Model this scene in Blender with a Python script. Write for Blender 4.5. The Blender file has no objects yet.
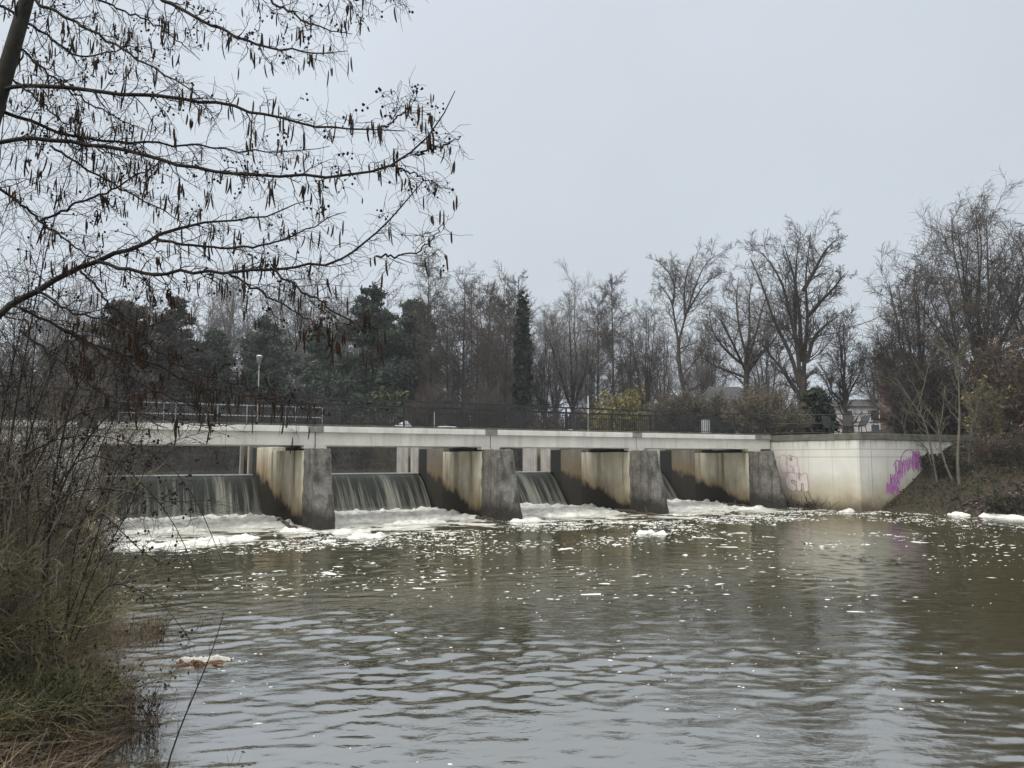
import bpy, bmesh, math, random
import numpy as np
from mathutils import Vector

S = bpy.context.scene
COL = S.collection
rnd = random.Random(7)
PI = math.pi

# ------------------------------------------------------------------ camera frame
F = 759.0
CZ = 2.55
PITCH = math.radians(5.6)
cp, sp = math.cos(PITCH), math.sin(PITCH)

def at(px, py, Y):
    """world point seen at a pixel, Y metres in front of the camera"""
    x = (px - 512) / F; up = (384 - py) / F
    d = np.array([x, cp - sp * up, sp + cp * up])
    p = d * (Y / d[1])
    return np.array([p[0], p[1], p[2] + CZ])

# bridge frame: s along the bridge, u upstream
ANG = math.radians(29.0)
DV = np.array([math.cos(ANG), math.sin(ANG)])
EV = np.array([-math.sin(ANG), math.cos(ANG)])
O0 = np.array([-0.73, 33.3])
def B(s, u, z=0.0):
    p = O0 + DV * s + EV * u
    return np.array([p[0], p[1], z])
def su(x, y):
    dx = x - O0[0]; dy = y - O0[1]
    return dx * DV[0] + dy * DV[1], dx * EV[0] + dy * EV[1]

# ------------------------------------------------------------------ object helpers
def tag(o, label=None, cat=None, group=None, kind=None):
    if label: o['label'] = label
    if cat: o['category'] = cat
    if group: o['group'] = group
    if kind: o['kind'] = kind
    return o

def empty(name, loc=(0, 0, 0), rz=0.0, label=None, cat=None, group=None):
    o = bpy.data.objects.new(name, None); COL.objects.link(o)
    o.location = [float(c) for c in loc]; o.rotation_euler = (0, 0, rz)
    o.empty_display_size = .2
    return tag(o, label, cat, group)

def link(name, me, mat, parent=None):
    o = bpy.data.objects.new(name, me); COL.objects.link(o)
    if mat is not None: me.materials.append(mat)
    if parent is not None: o.parent = parent
    return o

def npmesh(name, V, Q, mat, parent=None, smooth=True):
    """verts (n,3), faces (m,k)"""
    V = np.ascontiguousarray(V, dtype=np.float32).reshape(-1, 3)
    Q = np.ascontiguousarray(Q, dtype=np.int32)
    m, k = Q.shape
    me = bpy.data.meshes.new(name)
    me.vertices.add(len(V)); me.vertices.foreach_set('co', V.ravel())
    me.loops.add(m * k); me.loops.foreach_set('vertex_index', Q.ravel())
    me.polygons.add(m); me.polygons.foreach_set('loop_start', np.arange(0, m * k, k, dtype=np.int32))
    try: me.polygons.foreach_set('loop_total', np.full(m, k, dtype=np.int32))
    except Exception: pass
    me.polygons.foreach_set('use_smooth', np.full(m, smooth, dtype=bool))
    me.update(calc_edges=True); me.validate()
    return link(name, me, mat, parent)

class MB:
    def __init__(self): self.v = []; self.f = []
    def add(self, vs, fs):
        n = len(self.v); self.v += [tuple(float(c) for c in p) for p in vs]
        self.f += [tuple(i + n for i in f) for f in fs]; return self
    def box(self, x0, x1, y0, y1, z0, z1):
        return self.add([(x0,y0,z0),(x1,y0,z0),(x1,y1,z0),(x0,y1,z0),(x0,y0,z1),(x1,y0,z1),(x1,y1,z1),(x0,y1,z1)],
                 [(0,3,2,1),(4,5,6,7),(0,1,5,4),(1,2,6,5),(2,3,7,6),(3,0,4,7)])
    def prism_x(self, prof, x0, x1):
        n = len(prof)
        vs = [(x0, a, b) for a, b in prof] + [(x1, a, b) for a, b in prof]
        fs = [tuple(range(n))[::-1], tuple(range(n, 2 * n))] + [(i, (i + 1) % n, n + (i + 1) % n, n + i) for i in range(n)]
        return self.add(vs, fs)
    def tube(self, pts, r, k=6, r1=None):
        pts = [np.array(p, float) for p in pts]; n = len(pts); rings = []
        for i, p in enumerate(pts):
            t = pts[min(i + 1, n - 1)] - pts[max(i - 1, 0)]
            t = t / (np.linalg.norm(t) + 1e-9)
            a = np.cross(t, (0, 0, 1)) if abs(t[2]) < .95 else np.cross(t, (1, 0, 0))
            a /= np.linalg.norm(a); b = np.cross(t, a)
            rr = r if r1 is None else r + (r1 - r) * i / (n - 1)
            rings.append([p + rr * (a * math.cos(2 * PI * j / k) + b * math.sin(2 * PI * j / k)) for j in range(k)])
        vs = [q for ring in rings for q in ring]
        fs = [(i * k + j, i * k + (j + 1) % k, (i + 1) * k + (j + 1) % k, (i + 1) * k + j) for i in range(n - 1) for j in range(k)]
        fs += [tuple(range(k))[::-1], tuple((n - 1) * k + j for j in range(k))]
        return self.add(vs, fs)
    def build(self, name, mat, parent=None, bevel=0.0, smooth=False):
        me = bpy.data.meshes.new(name); me.from_pydata(self.v, [], self.f)
        bm = bmesh.new(); bm.from_mesh(me); bmesh.ops.recalc_face_normals(bm, faces=bm.faces); bm.to_mesh(me); bm.free()
        if smooth:
            for p in me.polygons: p.use_smooth = True
        o = link(name, me, mat, parent)
        if bevel:
            b = o.modifiers.new('edge', 'BEVEL'); b.width = bevel; b.segments = 2; b.limit_method = 'ANGLE'
        return o

# ------------------------------------------------------------------ numpy noise
def vnoise(x, y, seed=0):
    x = np.asarray(x, float); y = np.asarray(y, float)
    xi = np.floor(x).astype(np.int64); yi = np.floor(y).astype(np.int64)
    fx = x - xi; fy = y - yi
    fx = fx * fx * (3 - 2 * fx); fy = fy * fy * (3 - 2 * fy)
    def h(a, b):
        n = (a * 374761393 + b * 668265263 + seed * 1442695041) & 0xffffffff
        n = ((n ^ (n >> 13)) * 1274126177) & 0xffffffff
        return ((n ^ (n >> 16)) & 0xffff) / 65535.0
    return (h(xi, yi) * (1 - fx) + h(xi + 1, yi) * fx) * (1 - fy) + (h(xi, yi + 1) * (1 - fx) + h(xi + 1, yi + 1) * fx) * fy
def fbm(x, y, seed=0, o=4):
    t = 0; a = .5
    for i in range(o):
        t = t + a * vnoise(x * 2 ** i, y * 2 ** i, seed + i * 17); a *= .5
    return t / (1 - .5 ** o)
def sstep(a, b, x):
    t = np.clip((x - a) / (b - a), 0, 1); return t * t * (3 - 2 * t)

# ------------------------------------------------------------------ materials
class NT:
    def __init__(self, name):
        self.m = bpy.data.materials.new(name); self.m.use_nodes = True
        self.t = self.m.node_tree; self.p = self.t.nodes['Principled BSDF']
        self.tc = self.t.nodes.new('ShaderNodeTexCoord')
    def n(self, typ, **kw):
        nd = self.t.nodes.new(typ)
        for k, v in kw.items(): setattr(nd, k, v)
        return nd
    def l(self, a, b): self.t.links.new(a, b)
    def mapping(self, scale=(1, 1, 1), loc=(0, 0, 0), coord='Object'):
        mp = self.n('ShaderNodeMapping'); mp.inputs['Scale'].default_value = scale; mp.inputs['Location'].default_value = loc
        self.l(self.tc.outputs[coord], mp.inputs['Vector']); return mp.outputs[0]
    def noise(self, scale, vec=None, detail=4, rough=.6, dist=0):
        nd = self.n('ShaderNodeTexNoise'); nd.inputs['Scale'].default_value = scale
        nd.inputs['Detail'].default_value = detail; nd.inputs['Roughness'].default_value = rough
        nd.inputs['Distortion'].default_value = dist
        self.l(vec if vec is not None else self.tc.outputs['Object'], nd.inputs['Vector']); return nd.outputs['Fac']
    def ramp(self, fac, a, b, ca=0.0, cb=1.0):
        r = self.n('ShaderNodeMapRange'); r.inputs[1].default_value = a; r.inputs[2].default_value = b
        r.inputs[3].default_value = ca; r.inputs[4].default_value = cb
        self.l(fac, r.inputs[0]); return r.outputs[0]
    def math(self, op, a, b=None):
        nd = self.n('ShaderNodeMath', operation=op)
        for i, v in enumerate((a, b)):
            if v is None: continue
            if isinstance(v, (int, float)): nd.inputs[i].default_value = v
            else: self.l(v, nd.inputs[i])
        return nd.outputs[0]
    def mix(self, fac, a, b, blend='MIX'):
        nd = self.n('ShaderNodeMixRGB', blend_type=blend)
        for i, v in enumerate((fac, a, b)):
            if isinstance(v, (int, float)): nd.inputs[i].default_value = v
            elif isinstance(v, tuple): nd.inputs[i].default_value = (*v, 1)
            else: self.l(v, nd.inputs[i])
        return nd.outputs[0]
    def xyz(self):
        nd = self.n('ShaderNodeSeparateXYZ'); self.l(self.tc.outputs['Object'], nd.inputs[0]); return nd.outputs
    def bump(self, h, strength=.4, dist=.02):
        b = self.n('ShaderNodeBump'); b.inputs['Strength'].default_value = strength; b.inputs['Distance'].default_value = dist
        self.l(h, b.inputs['Height']); self.l(b.outputs[0], self.p.inputs['Normal']); return b
    def out(self, col, rough=.85, spec=.3):
        if isinstance(col, tuple): self.p.inputs['Base Color'].default_value = (*col, 1)
        else: self.l(col, self.p.inputs['Base Color'])
        if isinstance(rough, (int, float)): self.p.inputs['Roughness'].default_value = rough
        else: self.l(rough, self.p.inputs['Roughness'])
        self.p.inputs['Specular IOR Level'].default_value = spec
        return self.m

def simple(name, c1, c2, scale=4, rough=.85, bump=.3, bdist=.02, spec=.3, vary=0.0, coord='Object', metallic=0, island=0.0):
    k = NT(name); v = k.mapping(coord=coord)
    f = k.ramp(k.noise(scale, v, 5), .3, .7)
    c = k.mix(f, c1, c2)
    if island:
        gi = k.n('ShaderNodeNewGeometry'); hv = k.n('ShaderNodeHueSaturation'); k.l(c, hv.inputs['Color'])
        k.l(k.ramp(gi.outputs['Random Per Island'], 0, 1, 1 - island, 1 + island), hv.inputs['Value'])
        k.l(k.ramp(k.math('FRACT', k.math('MULTIPLY', gi.outputs['Random Per Island'], 7.3)), 0, 1, .6, 1.15), hv.inputs['Saturation']); c = hv.outputs[0]
    if vary:
        oi = k.n('ShaderNodeObjectInfo')
        hs = k.n('ShaderNodeHueSaturation'); k.l(c, hs.inputs['Color'])
        k.l(k.ramp(oi.outputs['Random'], 0, 1, 1 - vary, 1 + vary), hs.inputs['Value']); c = hs.outputs[0]
    if bump: k.bump(k.noise(scale * 4, v, 4), bump, bdist)
    k.p.inputs['Metallic'].default_value = metallic
    return k.out(c, rough, spec)

def concrete(name, base, pale, stain=(.20, .155, .09), wet=(.011, .010, .007), water_stain=1.1, algae=True, lines=True, dark=0.0, streaks=.8):
    """weathered cast concrete; local x along the bridge, y upstream, z up"""
    k = NT(name); x, y, z = k.xyz()
    c = k.mix(k.ramp(k.noise(.9, k.mapping((1, 1, 1))), .35, .65), base, pale)
    streak = k.noise(1.0, k.mapping((2.6, 2.6, .16)), 5, .65)
    c = k.mix(k.ramp(streak, .5, .68, 0, streaks), c, (.12, .10, .07))
    streak2 = k.noise(1.0, k.mapping((6.5, 6.5, .22), (3, 1, 0)), 4, .65)
    c = k.mix(k.ramp(streak2, .56, .70, 0, streaks * .5), c, (.085, .07, .05))
    # tide mark: brown water stain with an uneven upper edge
    wob = k.noise(1.0, k.mapping((.7, .7, .5)), 4)
    zz = k.math('ADD', z, k.ramp(wob, .2, .8, -.55, .55))
    c = k.mix(k.ramp(zz, water_stain, water_stain - 1.1, 0, .85), c, stain)
    if algae:
        # algae grown where the falling water keeps the wall wet
        b = k.math('SUBTRACT', z, k.math('MULTIPLY', y, .27))
        b = k.math('ADD', b, k.ramp(k.noise(1.0, k.mapping((1.2, 1.2, .8)), 5), .25, .75, -.35, .35))
        c = k.mix(k.ramp(b, 1.7, .4, 0, .85), c, (.19, .135, .065))
        c = k.mix(k.ramp(b, .42, .12, 0, .95), c, wet)
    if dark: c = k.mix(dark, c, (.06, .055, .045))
    if lines:
        w = k.n('ShaderNodeTexWave', wave_type='BANDS', bands_direction='Y', wave_profile='SAW')
        w.inputs['Scale'].default_value = .314 / 1.3; w.inputs['Distortion'].default_value = 0
        k.l(k.tc.outputs['Object'], w.inputs['Vector'])
        c = k.mix(k.ramp(w.outputs['Fac'], .985, .995, 0, .45), c, (.07, .06, .05))
    k.bump(k.noise(7, None, 4), .35, .015)
    return k.out(c, .9, .12)

M = {}
M['pier'] = concrete('stained_concrete', (.50, .455, .34), (.66, .62, .50))
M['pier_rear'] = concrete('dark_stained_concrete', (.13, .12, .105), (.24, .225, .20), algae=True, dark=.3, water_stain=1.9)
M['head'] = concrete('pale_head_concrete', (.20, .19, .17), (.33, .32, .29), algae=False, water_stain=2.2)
M['sill'] = simple('wet_sill_concrete', (.03, .03, .025), (.06, .055, .045), 3, .4)
M['girder'] = concrete('girder_concrete', (.53, .505, .44), (.64, .615, .55), algae=False, water_stain=-5, lines=False, streaks=.22)
M['cap'] = concrete('cap_concrete', (.57, .555, .50), (.70, .685, .63), algae=False, water_stain=-5, lines=False, streaks=.22)
M['coping'] = simple('mossy_coping', (.06, .058, .042), (.16, .15, .12), 2.5, .9)
M['joint'] = simple('dirty_joint_concrete', (.13, .125, .11), (.30, .29, .26), 3, .9)
M['asphalt'] = simple('asphalt', (.045, .045, .045), (.065, .063, .06), 6, .9)
M['dark_steel'] = simple('dark_steel', (.018, .018, .02), (.03, .029, .028), 8, .5, 0)
M['galv'] = simple('crest_sheen_grey', (.28, .285, .29), (.44, .445, .45), 5, .5, 0, metallic=.2)
M['lamp_grey'] = simple('weathered_lamp_metal', (.20, .205, .21), (.32, .325, .33), 5, .5, 0)
M['white_paint'] = simple('white_paint', (.68, .68, .67), (.80, .80, .79), 5, .5, 0)
M['pinkpaint'] = simple('faded_pink_paint', (.54, .455, .43), (.62, .54, .505), 4, .8, 0)
M['outline_paint'] = simple('thin_dark_paint', (.24, .205, .19), (.36, .32, .29), 9, .8, 0)
M['magenta'] = simple('magenta_paint', (.26, .05, .24), (.46, .22, .42), 5, .8, 0)
M['palemag'] = simple('washed_magenta_paint', (.45, .30, .42), (.55, .42, .52), 6, .8, 0)
M['black'] = simple('black_void', (.008, .008, .008), (.014, .013, .012), 5, .9, 0)  # painted shade for slot, bearing gap and pipe; also the dark sticks
M['bark'] = simple('bark', (.040, .033, .026), (.085, .075, .06), 3, .95, .5, .02, vary=.25)
M['bark_pale'] = simple('pale_bark', (.11, .10, .085), (.21, .19, .16), 3, .95, .4, .02, vary=.15)
M['bark_slim'] = simple('slim_trunk_bark', (.06, .054, .04), (.12, .108, .08), 3, .95, .3, .01)
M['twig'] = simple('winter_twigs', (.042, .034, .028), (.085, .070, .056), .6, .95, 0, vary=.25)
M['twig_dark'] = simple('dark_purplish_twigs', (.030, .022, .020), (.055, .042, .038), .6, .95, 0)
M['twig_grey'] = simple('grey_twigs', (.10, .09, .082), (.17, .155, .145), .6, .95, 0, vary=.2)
M['twig_red'] = simple('reddish_twigs', (.062, .044, .035), (.110, .082, .066), .6, .95, 0, vary=.15)
M['twig_tan'] = simple('tan_withies', (.085, .072, .048), (.15, .128, .09), .8, .95, 0, vary=.15)
M['twig_olive'] = simple('olive_twigs', (.06, .055, .028), (.12, .10, .05), 1.2, .95, 0, vary=.15)
M['alder_bark'] = simple('alder_bark', (.020, .018, .014), (.050, .046, .036), 9, .9, .6, .01)
M['alder_twig'] = simple('alder_twig', (.013, .010, .008), (.030, .022, .017), 4, .9, 0)
M['catkin'] = simple('catkin', (.012, .007, .004), (.042, .023, .011), 60, .95, .6, .004, vary=.5)
M['cone'] = simple('alder_cone', (.008, .006, .005), (.016, .012, .009), 60, .9, 0)
M['stone'] = None
def leafmat(name, a, b, vary=.15):
    k = NT(name)
    c = k.mix(k.ramp(k.noise(.7, None, 5), .3, .7), a, b)
    gi = k.n('ShaderNodeNewGeometry'); hv = k.n('ShaderNodeHueSaturation'); k.l(c, hv.inputs['Color']); k.l(k.ramp(gi.outputs['Random Per Island'], 0, 1, .55, 1.45), hv.inputs['Value']); c = hv.outputs[0]
    oi = k.n('ShaderNodeObjectInfo'); hs = k.n('ShaderNodeHueSaturation'); k.l(c, hs.inputs['Color'])
    k.l(k.ramp(oi.outputs['Random'], 0, 1, 1 - vary, 1 + vary), hs.inputs['Value'])
    return k.out(hs.outputs[0], .8, .15)
M['needles'] = leafmat('conifer_needles', (.046, .060, .045), (.082, .100, .070))
M['needles_brown'] = leafmat('brownish_needles', (.058, .050, .040), (.098, .085, .068))
M['needles_dark'] = leafmat('dark_needles', (.016, .024, .016), (.03, .042, .026))
M['leaf_yellow'] = leafmat('yellow_green_leaves', (.12, .10, .035), (.21, .18, .07))
M['leaf_brown'] = leafmat('withered_leaves', (.055, .036, .023), (.105, .066, .04))
M['leaf_green'] = leafmat('bramble_leaves', (.018, .024, .010), (.045, .052, .020))
M['leaf_dull'] = leafmat('dull_bank_leaves', (.016, .018, .009), (.036, .035, .018))
M['leaf_tan'] = leafmat('tan_withy_tips', (.075, .066, .046), (.13, .113, .082))
M['leaf_dark'] = leafmat('dark_purplish_tips', (.022, .017, .015), (.042, .033, .028))
M['leaf_moss'] = leafmat('mossy_green_leaves', (.05, .065, .03), (.09, .105, .05))

def stone_mat():
    k = NT('rough_stone')
    c = k.mix(k.ramp(k.noise(1.3, None, 6, .7), .35, .65), (.085, .079, .067), (.225, .212, .185))
    c = k.mix(k.ramp(k.noise(9, k.mapping((1, 1, 1.6)), 5, .75), .45, .72, 0, .7), c, (.05, .046, .038))
    c = k.mix(k.ramp(k.noise(11, k.mapping((1, 1, 1.6), (9, 4, 2)), 4, .7), .56, .74, 0, .55), c, (.34, .32, .28))
    x, y, z = k.xyz()
    st = k.noise(1.0, k.mapping((4, 4, .15)), 5, .7)
    c = k.mix(k.ramp(st, .56, .70, 0, .55), c, (.36, .34, .29))
    st2 = k.noise(1.0, k.mapping((3, 3, .12), (5, 3, 1)), 5, .7)
    c = k.mix(k.ramp(st2, .50, .64, 0, .8), c, (.04, .037, .028))
    zz = k.math('ADD', z, k.ramp(k.noise(2, None, 3), .2, .8, -.3, .3))
    c = k.mix(k.ramp(zz, .95, .45, 0, .92), c, (.026, .023, .017))
    b = k.bump(k.noise(22, None, 6, .7), .8, .04)
    return k.out(c, .92, .2)
M['stone'] = stone_mat()

def wall_mat():
    """abutment wall: pale cast concrete, board lines, ochre tide mark (local y upstream, x along bridge)"""
    k = NT('abutment_concrete'); x, y, z = k.xyz()
    c = k.mix(k.ramp(k.noise(.6, None, 5), .3, .7), (.50, .485, .42), (.62, .605, .54))
    st = k.noise(1.0, k.mapping((1.6, 1.6, .12)), 5, .7)
    c = k.mix(k.ramp(st, .55, .75, 0, .5), c, (.30, .29, .25))
    zz = k.math('ADD', z, k.ramp(k.noise(.9, None, 4), .2, .8, -.35, .35))
    c = k.mix(k.ramp(zz, 1.9, .6, 0, .85), c, (.30, .245, .145))
    c = k.mix(k.ramp(zz, .75, .1, 0, .9), c, (.075, .058, .035))
    drip = k.noise(1.0, k.mapping((3.2, 3.2, .3), (2, 2, 0)), 4, .7)
    top = k.math('MULTIPLY', k.ramp(z, 2.9, 3.5), k.ramp(drip, .48, .64))
    c = k.mix(k.math('MULTIPLY', top, .6), c, (.09, .085, .07))
    for zl, zw in ((3.0, .012), (2.62, .012)):
        dd = k.math('ABSOLUTE', k.math('SUBTRACT', z, zl))
        c = k.mix(k.ramp(dd, zw * 2.2, zw, 0, .5), c, (.16, .15, .13))
    for ax, per, off in ((y, 1.45, .3), (x, 1.45, .1)):
        fr = k.math('FRACT', k.math('DIVIDE', k.math('ADD', ax, 100 + off), per))
        dd = k.math('ABSOLUTE', k.math('SUBTRACT', fr, .5))
        c = k.mix(k.math('MULTIPLY', k.ramp(dd, .022, .01), .28), c, (.2, .19, .16))
    k.bump(k.noise(12, None, 5), .2, .01)
    return k.out(c, .88, .25)
M['wall'] = wall_mat()

# ------------------------------------------------------------------ terrain
LB = np.array([B(-15.2, 60)[:2], B(-15.2, 0)[:2], B(-15.2, -14.2)[:2], (-6.4, 12.0), (-5.9, 10.9), (-5.2, 9.6), (-4.2, 8.5), (-3.55, 7.5), (-3.45, 6.9), (-3.8, 6.2), (-3.0, 5.2),
               (0.5, 4.2), (6, 3.6), (14, 1.5), (40, -14), (140, -90)])
def left_sd(x, y):
    """signed distance to the left bank line, + on land"""
    best = np.full(np.shape(x), 1e9); sign = np.zeros(np.shape(x))
    for a, b in zip(LB[:-1], LB[1:]):
        d = b - a; L2 = d @ d
        t = np.clip(((x - a[0]) * d[0] + (y - a[1]) * d[1]) / L2, 0, 1)
        dx = x - a[0] - t * d[0]; dy = y - a[1] - t * d[1]
        dist = np.hypot(dx, dy)
        cr = d[0] * (y - a[1]) - d[1] * (x - a[0])
        m = dist < best
        best = np.where(m, dist, best); sign = np.where(m, np.where(cr > 0, -1, 1), sign)
    return best * sign
def ground_h(x, y):
    x = np.asarray(x, float); y = np.asarray(y, float)
    s, u = su(x, y)
    n = fbm(x * .5, y * .5, 3) - .5
    n2 = fbm(x * 2.2, y * 2.2, 9) - .5
    bed = -1.3 + 0 * x
    # left bank
    sd = left_sd(x, y)
    w = .35 * n2
    hl = np.where(sd > 0, .02 + .95 * sstep(0, 2.2, sd + w) + 2.6 * sstep(3, 14, sd) * sstep(10, 22, y), -1.3 * sstep(0, 2.0, -sd))
    # right bank
    e = 18.35 + 1.0 * sstep(5.6, 10.5, -u) + .5 * (fbm(u * .35, u * 0 + 2, 5) - .5)
    hr = np.where(s > e, np.clip((s - e) * .55, 0, 3.3) + 4.5 * sstep(e + 6, e + 40, s) + .25 * n + .18 * n2, -1.3 * sstep(0, 2.5, e - s))
    h = np.where((s > 10) & (u < 0), hr, hl)
    h = np.where((sd <= 0) & (s <= 10), np.where(u < 0, hl, bed), h)
    # upstream of the bridge line
    lake = (np.minimum.reduce([s + 46, 22 - (s - 0), 27 - u]))        # + inside reservoir
    far = 3.75 + 1.2 * sstep(30, 70, u) + .25 * n + 3.0 * sstep(24, 60, s) * (1 - sstep(6, 22, u))
    up = np.where(lake > 0, 3.6 - 3.2 * sstep(0, 5, lake), far)
    inb = (s > -16.2) & (s < 17.9) & (u < 9)
    up = np.where(inb, -1.2, up)
    h = np.where(u > -.1, up, h)
    # land beside the abutments reaches the deck
    h = np.where((s >= 17.9) & (u > -4.3) & (u <= 4), 3.55, h)
    h = np.where((s > 16) & (s < 17.9) & (u > -5.2) & (u <= 4), -1.2, h)
    h = np.where((s <= -16.2) & (u > .6) & (u <= 6), 3.4 , h)
    return h
def axis(fine, lo, hi, step, far_, g=1.25):
    a = list(np.arange(fine[0], fine[1] + 1e-6, step))
    st = step
    while a[-1] < far_[1]: st *= g; a.append(a[-1] + st)
    st = step
    while a[0] > far_[0]: st *= g; a.insert(0, a[0] - st)
    return np.array(a)
def gridmesh(name, X, Y, Z, mat, keep=None, parent=None):
    ny, nx = X.shape
    V = np.stack([X, Y, Z], -1).reshape(-1, 3)
    i = np.arange(ny * nx).reshape(ny, nx)
    Q = np.stack([i[:-1, :-1], i[:-1, 1:], i[1:, 1:], i[1:, :-1]], -1).reshape(-1, 4)
    if keep is not None: 
        Q = Q[keep.reshape(-1)]
        used = np.unique(Q); mp = np.zeros(len(V), np.int32); mp[used] = np.arange(len(used)); V = V[used]; Q = mp[Q]
    return npmesh(name, V, Q, mat, parent)

def ground_mat():
    k = NT('winter_ground')
    c = k.mix(k.ramp(k.noise(.35, None, 6), .35, .65), (.024, .020, .013), (.044, .035, .023))
    c = k.mix(k.ramp(k.noise(1.4, k.mapping((1, 1, 1), (7, 3, 0)), 6), .5, .62, 0, .8), c, (.020, .024, .011))
    lf = k.n('ShaderNodeTexVoronoi'); lf.inputs['Scale'].default_value = 12
    k.l(k.tc.outputs['Object'], lf.inputs['Vector'])
    g = k.n('ShaderNodeRGBToBW'); k.l(lf.outputs['Color'], g.inputs[0])
    c = k.mix(k.ramp(g.outputs[0], .62, .7, 0, .35), c, (.11, .075, .05))
    k.bump(k.noise(6, None, 6, .7), .8, .12)
    return k.out(c, .95, .15)
M['ground'] = ground_mat()
ax = axis((-22, 46), 0, 0, .5, (-700, 700)); ay = axis((-3, 75), 0, 0, .5, (-150, 800))
GX, GY = np.meshgrid(ax, ay)
tag(gridmesh('ground', GX, GY, ground_h(GX, GY), M['ground']), kind='structure')

# ------------------------------------------------------------------ water
wr = np.random.RandomState(11)
WAVES = []
for i in range(84):
    lam = .17 * (6 ** (wr.rand() ** 1.5))
    th = -PI / 2 + .12 + wr.normal(0, .68)
    WAVES.append((2 * PI / lam * math.cos(th), 2 * PI / lam * math.sin(th), .0015 * lam ** .62, wr.rand() * 6.28))
def wave_h(x, y):
    z = 0
    for kx, ky, a, ph in WAVES:
        z = z + a * np.sin(kx * x + ky * y + ph)
    amp = .10 + 2.6 * fbm(x * .33 + 3, y * .42, 4, 3) ** 2.0
    z = z + 6 * np.abs(z) * z
    return z * amp
def water_mat(name, c1, c2, bump1, bump2, rough, froth=False):
    k = NT(name)
    c = k.mix(k.ramp(k.noise(.12, None, 3), .3, .7), c1, c2)
    n1 = k.noise(1.0, k.mapping((2.2, 4.2, 1)), 3, .55, .4)
    n2 = k.noise(1.0, k.mapping((9, 12, 1)), 3, .6, .3)
    n3 = k.noise(1.0, k.mapping((.5, .5, 1)), 2)
    h = k.math('ADD', k.math('MULTIPLY', n1, bump1), k.math('MULTIPLY', n2, bump2))
    h = k.math('MULTIPLY', h, k.ramp(n3, .3, .7, .45, 1.3))
    k.bump(h, 1.0, 1.0)
    k.p.inputs['IOR'].default_value = 5.5
    if froth:
        mp = k.n('ShaderNodeMapping', vector_type='TEXTURE'); mp.inputs['Rotation'].default_value = (0, 0, ANG); mp.inputs['Location'].default_value = (O0[0], O0[1], 0)
        k.l(k.tc.outputs['Object'], mp.inputs['Vector'])
        sx = k.n('ShaderNodeSeparateXYZ'); k.l(mp.outputs[0], sx.inputs[0])
        st = k.n('ShaderNodeMapping'); st.inputs['Scale'].default_value = (.55, .9, 1); k.l(mp.outputs[0], st.inputs['Vector'])
        fn = k.noise(1.0, st.outputs[0], 7, .68, .6)
        near = k.ramp(sx.outputs[1], -9.5, .5, 0, 1)
        side = k.math('MULTIPLY', k.ramp(sx.outputs[0], 25, 17, 0, 1), k.ramp(sx.outputs[1], 6, 5, 0, 1))
        thr = k.math('SUBTRACT', k.math('ADD', fn, k.math('MULTIPLY', near, .33)), .70)
        fm = k.math('MULTIPLY', k.ramp(thr, 0, .10, 0, .9), side)
        c = k.mix(fm, c, (.52, .50, .43)); rough = k.ramp(fm, 0, 1, rough, .8)
        k.l(k.ramp(fm, 0, .7, .5, .12), k.p.inputs['Specular IOR Level'])
        m_ = k.out(c, rough, .5); k.l(k.ramp(fm, 0, .7, 5.5, 1.4), k.p.inputs['IOR'])
        return m_
    return k.out(c, rough, .5)
M['water'] = water_mat('river_water', (.036, .032, .016), (.050, .045, .024), .006, .0026, .010, True)
M['water_up'] = water_mat('reservoir_water', (.06, .055, .035), (.08, .072, .05), .006, .001, .04)
rows = [2.6]
while rows[-1] < 24: rows.append(rows[-1] + .034 * max(1, (rows[-1] / 7) ** 1.5))
while rows[-1] < 60: rows.append(rows[-1] + .5)
xs = np.arange(-15, 34, .08)
xs = np.concatenate([np.arange(-40, -15, .5), xs, np.arange(34, 120, 1.0)])
WX, WY = np.meshgrid(xs, np.array(rows))
ws, wu = su(WX, WY)
wz = wave_h(WX, WY) * (1 - .6 * sstep(20, 40, WY))
keep = (wu < 7.6)[:-1, :-1]
tag(gridmesh('river_water', WX, WY, wz, M['water'], keep), kind='structure')
o = MB()
P = [B(-50, 6.9, 1.78), B(30, 6.9, 1.78), B(30, 36, 1.78), B(-50, 36, 1.78)]
o.add(P, [(0, 1, 2, 3)])
tag(o.build('reservoir_water', M['water_up']), kind='structure')

# ------------------------------------------------------------------ weir piers
PS = [-8.1, -.3, 7.5, 15.3]
def rough_block(name, prof_fn, mat, parent, n=(10, 14, 22), amp=.035, seed=0):
    """a rough hewn block: prof_fn(a,b,c in 0..1)->xyz, displaced face grid"""
    vs, fs = [], []
    idx = {}
    def vert(a, b, c):
        key = (round(a, 5), round(b, 5), round(c, 5))
        if key not in idx:
            p = np.array(prof_fn(a, b, c), float)
            q = p + amp * (np.array([vnoise(p[1] * 5 + seed, p[2] * 5, 1), vnoise(p[0] * 5 + seed, p[2] * 5, 2), vnoise(p[0] * 5, p[1] * 5 + seed, 3)]) - .5) * 2
            idx[key] = len(vs); vs.append(tuple(q))
        return idx[key]
    na, nb, nc = n
    def face(fn, n1, n2):
        for i in range(n1):
            for j in range(n2):
                fs.append(tuple(vert(*fn(*t)) for t in ((i / n1, j / n2), ((i + 1) / n1, j / n2), ((i + 1) / n1, (j + 1) / n2), (i / n1, (j + 1) / n2))))
    face(lambda p, q: (p, 0, q), na, nc); face(lambda p, q: (p, 1, q), na, nc)
    face(lambda p, q: (0, p, q), nb, nc); face(lambda p, q: (1, p, q), nb, nc)
    face(lambda p, q: (p, q, 1), na, nb)
    mb = MB(); mb.add(vs, fs); return mb.build(name, mat, parent)

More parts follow.
